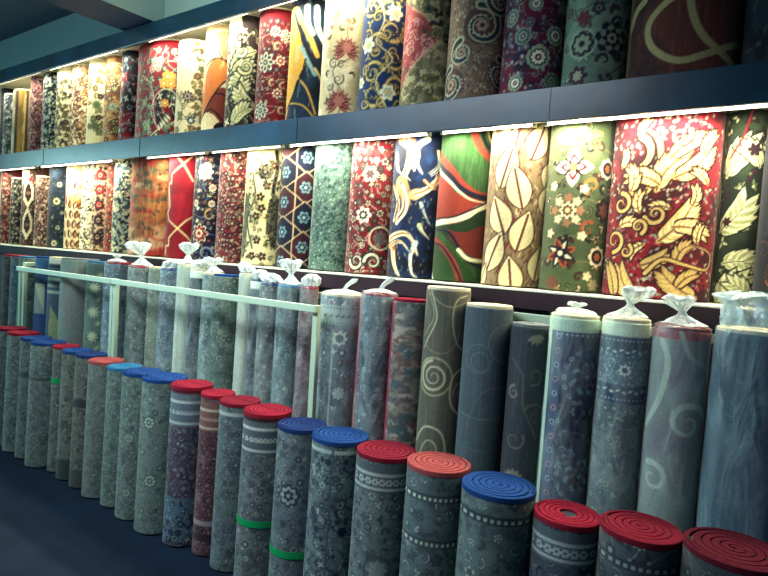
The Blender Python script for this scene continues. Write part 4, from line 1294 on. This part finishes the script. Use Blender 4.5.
# ------------------------------------------------------------------ the shop
FLOOR_Z = 0.06
struct(box('floor', -9, 2.5, -2.5, 2.9, 0.0, FLOOR_Z, FLOORM))
struct(box('wall_back', -9, 2.5, 2.78, 2.9, FLOOR_Z, 3.6, WALLM))
struct(box('ceiling', -9, 2.5, -2.5, 2.9, 3.47, 3.55, plain('dark_ceiling_board', '2a4258', 0.85, var=0.08, scale=2)))
struct(box('trim_1', -3.80, 2.5, 2.46, 2.775, 3.14, 3.465, CEILM))        # bulkhead over the canopy
struct(box('trim_2', -9, -4.19, 2.46, 2.775, 3.14, 3.465, plain('shaded_bulkhead_board', '56747c', 0.8, var=0.05, scale=2)))  # far bulkhead: darker copy of the ceiling board, shade put into its colour
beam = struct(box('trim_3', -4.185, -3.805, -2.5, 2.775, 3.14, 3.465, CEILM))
beam.data.materials.append(plain('dark_blue_underside', '10305a', 0.7, var=0.15))
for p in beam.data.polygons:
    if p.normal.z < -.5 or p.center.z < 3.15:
        p.material_index = 1   # ceiling beam over the aisle, underside in a darker blue
struct(box('trim_4', -9, 2.5, 2.43, 2.775, FLOOR_Z, 1.40, DARKM))                # panel below the ledge

def shelf(label, z0, z1, zboard, mat, y=2.37, boardmat=BOARD, dz=.035):
    t = empty('display_shelf', (-3.2, y, z0), label, 'shelf', )
    box('fascia', -5.8, 5.7, 0, .022, 0, z1 - z0, mat, t, .003)
    box('shelf_board', -5.8, 5.7, .024, 2.775 - y, zboard - z0, zboard - z0 + dz, boardmat, t)
    return t
s_up = shelf('long teal-grey shelf beam running under the upper row of carpets', 2.20, 2.34, 2.262, STEEL)
for xj in (-5.36, -3.9, -2.35, -.9):        # butt joints of the fascia boards
    box('joint_cover', xj + 3.2 - .004, xj + 3.2 + .004, -.003, .0, .002, .138, STEEL, s_up)
shelf('teal-grey canopy beam above the top row of carpets, under the ceiling', 3.01, 3.13, 3.085, STEEL, dz=.04)
led = empty('display_ledge', (-3.2, 2.35, 1.412), 'dark brown ledge with pale top edge carrying the lower row of bright carpets', 'shelf')
box('fascia', -5.8, 5.7, 0, .02, 0, .0735, LEDGEM, led, .002)
box('ledge_top', -5.8, 5.7, -.004, 2.775 - 2.35, .0742, .080, BOARD, led)

def strip(x0, x1, z, y, label, dim, power, group):
    L = x1 - x0
    t = empty('strip_light', ((x0 + x1) / 2, y, z), label, 'lamp', group)
    box('housing', -L / 2, L / 2, -.012, .012, .012, .022, BOARD, t)
    V, F = [], []
    n = 12
    for i, x in enumerate((-L / 2 + .015, L / 2 - .015)):
        for k in range(n):
            V.append((x, .009 * cos(2 * pi * k / n), .001 + .009 * sin(2 * pi * k / n)))
    for k in range(n):
        F.append((k, (k + 1) % n, n + (k + 1) % n, n + k))
    F += [tuple(range(n))[::-1], tuple(range(n, 2 * n))]
    mesh_ob('tube', V, F, TUBE_DIM if dim else TUBE, t)
    for sx in (-1, 1):
        box('end_cap', sx * (L / 2 - .007) - .007, sx * (L / 2 - .007) + .007, -.011, .011, -.011, .012, BOARD, t)
    l = bpy.data.lights.new('strip_glow', 'AREA')
    l.shape = 'RECTANGLE'
    l.size = L
    l.size_y = .03
    l.energy = power * L
    l.color = (1.0, .93, .70)
    o = bpy.data.objects.new('strip_glow', l)
    COL.objects.link(o)
    o.parent = t
    o.location = (0, .012, -.012)
    o.rotation_euler = (radians(12), 0, 0)
    return t
WRAPT = plastic_material('bunched_blue_plastic', 0.25, 0.85, col=(0.60, 0.80, 0.86), scale=18, tall=0.5)
PL, PU = 21.0, 16.0
G1, G2 = 'strip lights under the middle shelf beam', 'strip lights under the top canopy'
for x0, x1, dim, p, lab in (
        (-6.95, -5.60, 1, .5, 'dim tube light at the far end under the middle shelf beam'),
        (-5.50, -4.32, 0, .9, 'bright tube light over the small-patterned carpets at the far end of the lower row'),
        (-3.88, -3.20, 1, .6, 'short dim tube light over the red carpet with cream lattice'),
        (-3.15, -2.50, 1, .5, 'short dim tube light over the cream and red floral carpets'),
        (-2.45, -1.50, 0, 1.0, 'bright tube light over the teal and red carpets in the lower row'),
        (-1.44, -.97, 0, 1.0, 'short bright tube light over the curved green and orange carpet'),
        (-.93, .30, 0, 1.15, 'long bright tube light over the big red acanthus carpet')):
    strip(x0, x1, 2.204, 2.422, lab, dim, PL * p, G1)
for x0, x1, dim, p, lab in (
        (-6.95, -5.55, 1, .45, 'dim tube light at the far end under the top canopy'),
        (-5.40, -4.30, 0, .9, 'bright tube light under the top canopy left of the ceiling beam'),
        (-3.92, -2.85, 0, 1.0, 'bright tube light under the top canopy just right of the ceiling beam'),
        (-2.78, -1.75, 0, .8, 'tube light under the top canopy over the blue and yellow carpet')):
    strip(x0, x1, 3.036, 2.422, lab, dim, PU * p, G2)

LEAN = radians(1.1)
def place_roll(row, z0, i, label, group, paint, coilmat, detail=1.0, lean=LEAN, turns=4, hole=.2, rim=.0, coil_h=.012, top=None, name='carpet_roll', cat='carpet', tone=(1.0, 1.0, 1.0), shrink=1.0):
    x, y, rx, ry, vis, zt, zb, zv = row
    h = (top or zt) - z0
    rx, ry = rx * shrink, ry * shrink
    az = atan2(-x, y)
    depth = x * _f[0] + y * _f[1]
    pxm = 580.0 / depth * detail
    yb = y - tan(lean) * h * .5
    z0 += (ry + .003) * sin(lean)
    h -= (ry + .003) * sin(lean)
    t = empty(name, (x, yb, z0), label, cat, group)
    t.rotation_euler = (-lean, 0, 0)
    roll_body('carpet_body', rx, ry, h, pxm, paint, -az if False else atan2(-x, y), dict(x=x, y=y, vis=vis), t, zv - z0, zb - z0, tone)
    coil('rolled_end', rx * .97 + rim, ry * .97 + rim, h + .0025 - (coil_h if rim else 0), h + .0025 + coil_h, coilmat, t, turns, hole, start=random.Random(i).uniform(0, 6), ring=1.015 if rim else 1.0, ringdrop=.004 if rim else 0)
    return t, h

LUP = [
 'navy and grey carpet roll cut by the left edge on the upper shelf',
 'pale carpet with small blue florals, far left end of upper shelf',
 'striped yellow and brown carpet roll at the far left of the upper shelf',
 'dusty mauve speckled carpet roll on upper shelf beside the yellow striped one',
 'dark navy speckled carpet roll on upper shelf, between mauve and cream rolls',
 'cream carpet roll with olive-grey florals, right of the dark navy speckled roll',
 'tan and mauve finely speckled carpet roll on upper shelf',
 'cream carpet with sage leaves and a purple flower on upper shelf',
 'brown and gold carpet roll with a pale spiky flower on upper shelf',
 'narrow navy and crimson carpet roll beside the wide red floral one',
 'wide red carpet with orange blossoms and a navy swirl on upper shelf',
 'pale cream carpet with a rounded top and one small teal flower, upper shelf',
 'orange and cream carpet with black curving lines on upper shelf',
 'cream, olive and dark green scrolling leaf carpet on upper shelf',
 'crimson carpet with pale star flowers on upper shelf',
 'teal-blue carpet with slanting yellow and white blades on upper shelf',
 'cream carpet with dark red spiky blossoms on upper shelf',
 'royal blue carpet with gold lattice scrollwork on upper shelf',
 'olive carpet with a coral red medallion on upper shelf',
 'brown carpet with grey paisley drops and small flecks on upper shelf',
 'dark plum carpet with pale ring-shaped flowers on upper shelf',
 'muted green carpet with dark round blossoms on upper shelf',
 'wide dark brown carpet with a big looping olive line on upper shelf',
 'almost black carpet roll at the right edge of the upper shelf']
for i, r in enumerate(T_UP):
    top = 3.064 + (-.0, .003, -.01, .0)[i % 4]
    if i in (1, 2): top = 2.96
    if i == 11: top = 2.995
    place_roll(r, 2.3005, i, LUP[i], 'carpets on the upper shelf', UP[i], FELT['cream'], top=top, tone=(1.5, .74, 1.1) if i < 17 else (1.02, .85, 1.15))
LLOW = [
 'dark red floral carpet roll at the far left of the lower bright row',
 'black and cream floral carpet roll, second from the left in the lower bright row',
 'brown carpet with a cream diamond-chain outline near the left of the lower bright row',
 'brown speckled carpet roll left of the navy one with cream flowers',
 'navy carpet with round cream flowers in the lower bright row',
 'cream carpet with red, gold and plum feather shapes, lower bright row',
 'narrow black and ivory finely flecked carpet roll, lower bright row',
 'carpet roll with a column of dark red round medallions, lower bright row',
 'very narrow visible red and gold carpet roll, lower bright row',
 'slate blue flecked carpet with pale top, left of the wide orange carpet',
 'wide mottled orange and olive carpet in the lower bright row',
 'plain red carpet crossed by thin cream lattice lines, lower bright row',
 'navy carpet with a white flower above and a red star below, lower bright row',
 'rose red carpet with dense small cream flowers, lower bright row',
 'light yellow carpet with dark plum flowers and grey-green patch, lower bright row',
 'dark purple carpet with tan hexagon lattice and blue rosettes, lower bright row',
 'pale teal carpet with fine dark squiggles, lower bright row',
 'red carpet with ivory scrollwork, left of the blue brush-stroke carpet',
 'deep blue carpet with tan and white brush strokes, lower bright row',
 'green carpet with curved orange, navy and cream bands, lower bright row',
 'cream carpet with large almond-shaped leaves on brown hatching, lower bright row',
 'olive green carpet with white, gold and navy star flowers, lower bright row',
 'widest red carpet with golden acanthus leaves, lower bright row',
 'narrow green carpet with cream curled leaves, right of the wide red one',
 'dark navy carpet with brown leaves at the right edge of the lower bright row']
for i, r in enumerate(T_LOW):
    top = 2.250 - (0, .008, .004, .012)[i % 4]
    if i in (1, 3): top = 2.13
    place_roll(r, 1.4935, i + 40, LLOW[i], 'carpets on the lower ledge', LOW[i], FELT['cream'], top=top, tone=(1.5, .74, 1.1))

LMID = [
 'grey-brown rolled carpet standing in the rack at the left edge of the photo',
 'blue-grey rolled carpet in the rack, second from the left edge',
 'grey-green rolled carpet just behind the left pair of pale rack posts',
 'blue carpet with a cream geometric block, standing behind the green rack rail',
 'slate carpet roll with three pale cross stripes, in the rack',
 'plain pinkish-grey carpet roll in the rack, broad and smooth',
 'grey-green carpet roll with pale leafy fronds, in the rack',
 'blue-grey plastic-sleeved carpet roll just left of the middle rack post',
 'dark grey carpet roll just right of the middle rack post',
 'grey speckled carpet roll in plastic tied with a big bow, behind the rack rail',
 'thin pale sage carpet roll right of the plastic bow in the rack',
 'teal-grey carpet roll with blue backing inside a clear sleeve, in the rack',
 'plain pale green foam-like roll, taller one with knotted plastic above it',
 'dark green-black carpet roll between the pale roll and a patterned one',
 'grey-teal carpet roll with faded florals in the rack under white plastic',
 'floral sage carpet roll with a blue rolled end, in the rack',
 'thin plain pale green roll right of the blue-ended floral roll',
 'thin dark carpet roll beside the thin pale green one',
 'grey carpet roll with dense scrolls and a dark end, in the rack',
 'teal floral carpet roll under a bunched bluish plastic knot, in the rack',
 'narrow rosy-brown carpet roll with red end, at the rack corner post',
 'plastic-wrapped teal-grey carpet with a dotted border and twisted white tie, right of the rack corner',
 'plastic-wrapped dark grey carpet with a red side edge and twisted white tie',
 'unwrapped distressed grey-brown carpet roll with a red edge stripe',
 'tall olive-grey carpet roll with large pale spirals, highest of the unwrapped ones',
 'plain smooth slate-blue carpet roll with faint circles',
 'charcoal carpet roll with dull scrolls, lower than its neighbours',
 'plastic-wrapped indigo carpet with a beaded medallion and pale side edge',
 'plastic-wrapped grey-blue carpet with a wide ornate border near its top',
 'plastic-wrapped pinkish-grey carpet with broad pale swirls and red end',
 'blue carpet roll in a large bluish plastic bag at the right edge']
ENDS = {0: 'crimson', 1: 'crimson', 2: 'cyan', 3: 'blue', 4: 'cream', 5: 'grey', 6: 'cyan', 7: 'crimson', 8: 'red', 9: 'red', 10: 'cream', 11: 'blue', 12: 'cream', 15: 'blue', 17: 'navy', 18: 'navy', 19: 'cyan', 20: 'red',
        22: 'crimson', 23: 'crimson', 24: 'cream', 25: 'cream', 26: 'grey', 29: 'crimson'}
WRAPPED = {
  # index: (knot height, flare radius, bend x, kind)
  9: (.125, .075, -.3, 0), 7: (.03, .03, .2, 0), 11: (.045, .055, .5, 3), 12: (.10, .06, .2, 0), 13: (.04, .06, .6, 3), 14: (.06, .058, -.1, 0), 16: (.05, .07, -.4, 3), 17: (.04, .06, .4, 3), 19: (.105, .055, .1, 0), 18: (.04, .05, -.6, 3), 20: (.055, .06, .3, 3),
  21: (.055, .016, 1.1, 1), 22: (.06, .016, 1.0, 1), 27: (.02, .03, .1, 0), 28: (.085, .05, .35, 0), 29: (.075, .045, -.2, 0), 30: (.13, .13, -.3, 2)}
for i, r in enumerate(T_MID):
    t, h = place_roll(r, FLOOR_Z + .0015, i + 80, LMID[i], 'carpet rolls standing in the pale green rack' if i < 21 else 'taller carpet rolls leaning behind the front row', MID[i], FELT[ENDS.get(i, 'cream')],
                      lean=radians(1.0), turns=4, hole=.25, tone=(1.0, .9, 1.0 if i in (3, 4, 5, 23) else 1.0 if i == 30 else 1.8 if i in WRAPPED and i != 29 else 1.3), shrink=.955 if i in WRAPPED else 1.0)
    r = (*r[:2], r[2] * (.955 if i in WRAPPED else 1.0), *r[3:])
    if i in WRAPPED:
        kh, kr, bx, kind = WRAPPED[i]
        rx = r[2]
        R = random.Random(i)
        zs = [(rx + .0025, .03, 0), (rx + .003, h * .3, 0), (rx + .0045, h * .6, 0), (rx + .003, h * .85, 0), (rx + .003, h - .01, 0), (rx + .001, h + .012, .1), (rx * .86, h + .02, .3)]
        if kind != 2:
            zs += [(rx * .5, h + .026, .5)]
        w_ = tube_surface('plastic_wrap', interp_prof(zs, 46), WRAPB if kind == 2 else WRAP, t, 40, .035, 11, i, crinkle=.02)
        if kind == 3:
            ks = [(rx * .95, h + .021, .1), (rx * .98, h + .030, .8), (rx * .95, h + .030 + kh * .5, 1), (rx * .5, h + .030 + kh * .9, 1), (.004, h + .03 + kh, 1)]
        elif kind == 0:
            ks = [(rx * .86, h + .021, .3), (rx * .55, h + .030, 1), (.016, h + .034 + kh * .25, .6), (.011, h + .034 + kh * .38, .5), (kr * .8, h + .034 + kh * .75, 1), (kr, h + .034 + kh, 1), (kr * .7, h + .040 + kh * 1.05, 1)]
        elif kind == 1:
            ks = [(rx * .9, h + .021, .2), (rx * .5, h + .028, .6), (.012, h + .036, .5), (.009, h + .045, .5), (kr, h + .036 + kh * .7, 1), (kr * .7, h + .036 + kh, 1)]
        else:
            ks = [(rx * .88, h + .021, .2), (rx * .8, h + .05, .8), (rx * .62, h + .09, 1), (rx * .75, h + .11, 1), (rx * .3, h + kh, 1)]
        k_ = tube_surface('gathered_top', interp_prof(ks, 22), WRAPT if kind == 2 else WRAPK, w_, 36, .26, 7, i + 3, bend=(bx, -.15), crinkle=.25, aspect=.8, twist=.4)

LFR = [
 'grey front-row carpet roll cut by the left edge of the photo',
 'blue-grey front-row carpet roll with red end, second from the left edge',
 'slim front-row carpet roll with blue end and a dark band, third from the left',
 'front-row carpet roll with blue end and a low faded medallion, far left group',
 'slim front-row carpet roll with red end and a bit of green tape',
 'grey-olive front-row carpet roll with blue end and dark foot band',
 'front-row carpet roll with navy end and dark medallion near its top',
 'plain grey-green front-row carpet roll with coral ring end',
 'sage front-row carpet roll with bright cyan-blue end',
 'front-row carpet roll with blue end and pale vine motifs, left of the broader blue-ended one',
 'broader blue-ended front-row carpet roll just left of the first dark plum one',
 'dark plum and slate front-row carpet roll with red end',
 'maroon front-row carpet roll with red end and banded foot',
 'slim plain teal-grey front-row carpet roll with red end, right of the maroon one',
 'ornate grey front-row carpet roll with red end and green tape band',
 'grey front-row carpet roll with blue end, dark medallion and green tape band',
 'blue-ended front-row carpet roll without tape, left of the crimson-ended one',
 'grey front-row carpet roll with crimson spiral end and ringed flower',
 'grey front-row carpet roll with coral orange spiral end and dashed bands',
 'large front-row carpet roll with blue spiral end and dark inner panel',
 'front-row carpet roll with bright red end and a wide open centre hole',
 'front-row carpet roll with crimson spiral end, second from the right edge',
 'dark front-row carpet roll with dull red end in the bottom right corner']
EF = ['crimson', 'red', 'blue', 'blue', 'red', 'blue', 'navy', 'coral', 'cyan', 'blue', 'blue', 'red', 'red', 'crimson', 'red', 'navy', 'blue', 'crimson', 'coral', 'blue', 'red', 'crimson', 'darkred']
for i, r in enumerate(T_FRONT):
    t, h = place_roll(r, FLOOR_Z + .0015, i + 120, LFR[i], 'carpet rolls in the front row', FR[i], FELT[EF[i]], lean=radians(1.3), turns=5 if i not in (20,) else 4,
                      hole=.33 if i == 20 else .08, rim=.003, coil_h=.007, tone=(1.05, .85, 1.2 if i < 11 else 1.5))
    if i in (14, 15, 4):
        zz = {14: .305, 15: .24, 4: .60}[i]
        rr = r[2] + .002
        V, F = [], []
        n = 64
        for z in (zz - .015, zz + .015):
            for k in range(n):
                V.append((rr * cos(2 * pi * k / n), rr * sin(2 * pi * k / n), z))
        for k in range(n):
            F.append((k, (k + 1) % n, n + (k + 1) % n, n + k))
        o = mesh_ob('tape_band', V, F, GREEN_TAPE, t, smooth=False)
        md = o.modifiers.new('thickness', 'SOLIDIFY')
        md.thickness = .001
        md.offset = 1

# ------------------------------------------------------------------ racks
def rack(x0, x1, yf, yb, zf, zbk, label, cat='rack', front=True, sides=(0, 1), posts=(0, 1), extra=False):
    w = .034
    t = empty('carpet_rack', ((x0 + x1) / 2, (yf + yb) / 2, 0), label, cat, 'pale green metal carpet racks')
    cx, cy = (x0 + x1) / 2, (yf + yb) / 2
    X0, X1, Y0, Y1 = x0 - cx, x1 - cx, yf - cy, yb - cy
    if front:
        box('front_rail', X0, X1, Y0, Y0 + .018, zf - w, zf, RACKM, t, .003)
        for a in [(X0, X1 - .032)[q] for q in posts]:
            box('post', a, a + .032, Y0 + .0185, Y0 + .045, FLOOR_Z + .001, zf - .001, RACKM, t, .003)
        for a in [(X0, X1 - .026)[q] for q in sides]:
            box('side_rail', a, a + .026, Y0 + .046, Y1 - .020, zbk - w + .001, zbk - .001, RACKM, t, .003)
    if extra:
        box('post', X0 + .062, X0 + .094, Y0 + .0185, Y0 + .045, FLOOR_Z + .001, zf - .001, RACKM, t, .003)
    box('rear_rail', X0, X1, Y1 - .018, Y1, zbk - w, zbk, RACKM, t, .003)
    for a in (X0, X1 - .032):
        box('post', a, a + .032, Y1 + .001, Y1 + .027, FLOOR_Z + .001, zbk - .001, RACKM, t, .003)
    return t
rack(-4.905, -3.56, 1.995, 2.338, 1.352, 1.385, 'left bay of pale green metal rack, with its double post showing', sides=(0,), extra=True)
rack(-3.555, -1.80, 1.995, 2.338, 1.352, 1.385, 'right bay of pale green metal rack ending at the corner post', sides=())
rack(-1.79, .06, 1.995, 2.352, 1.352, 1.395, 'pale metal rack whose rear rail shows behind the taller rolls at right', front=False)
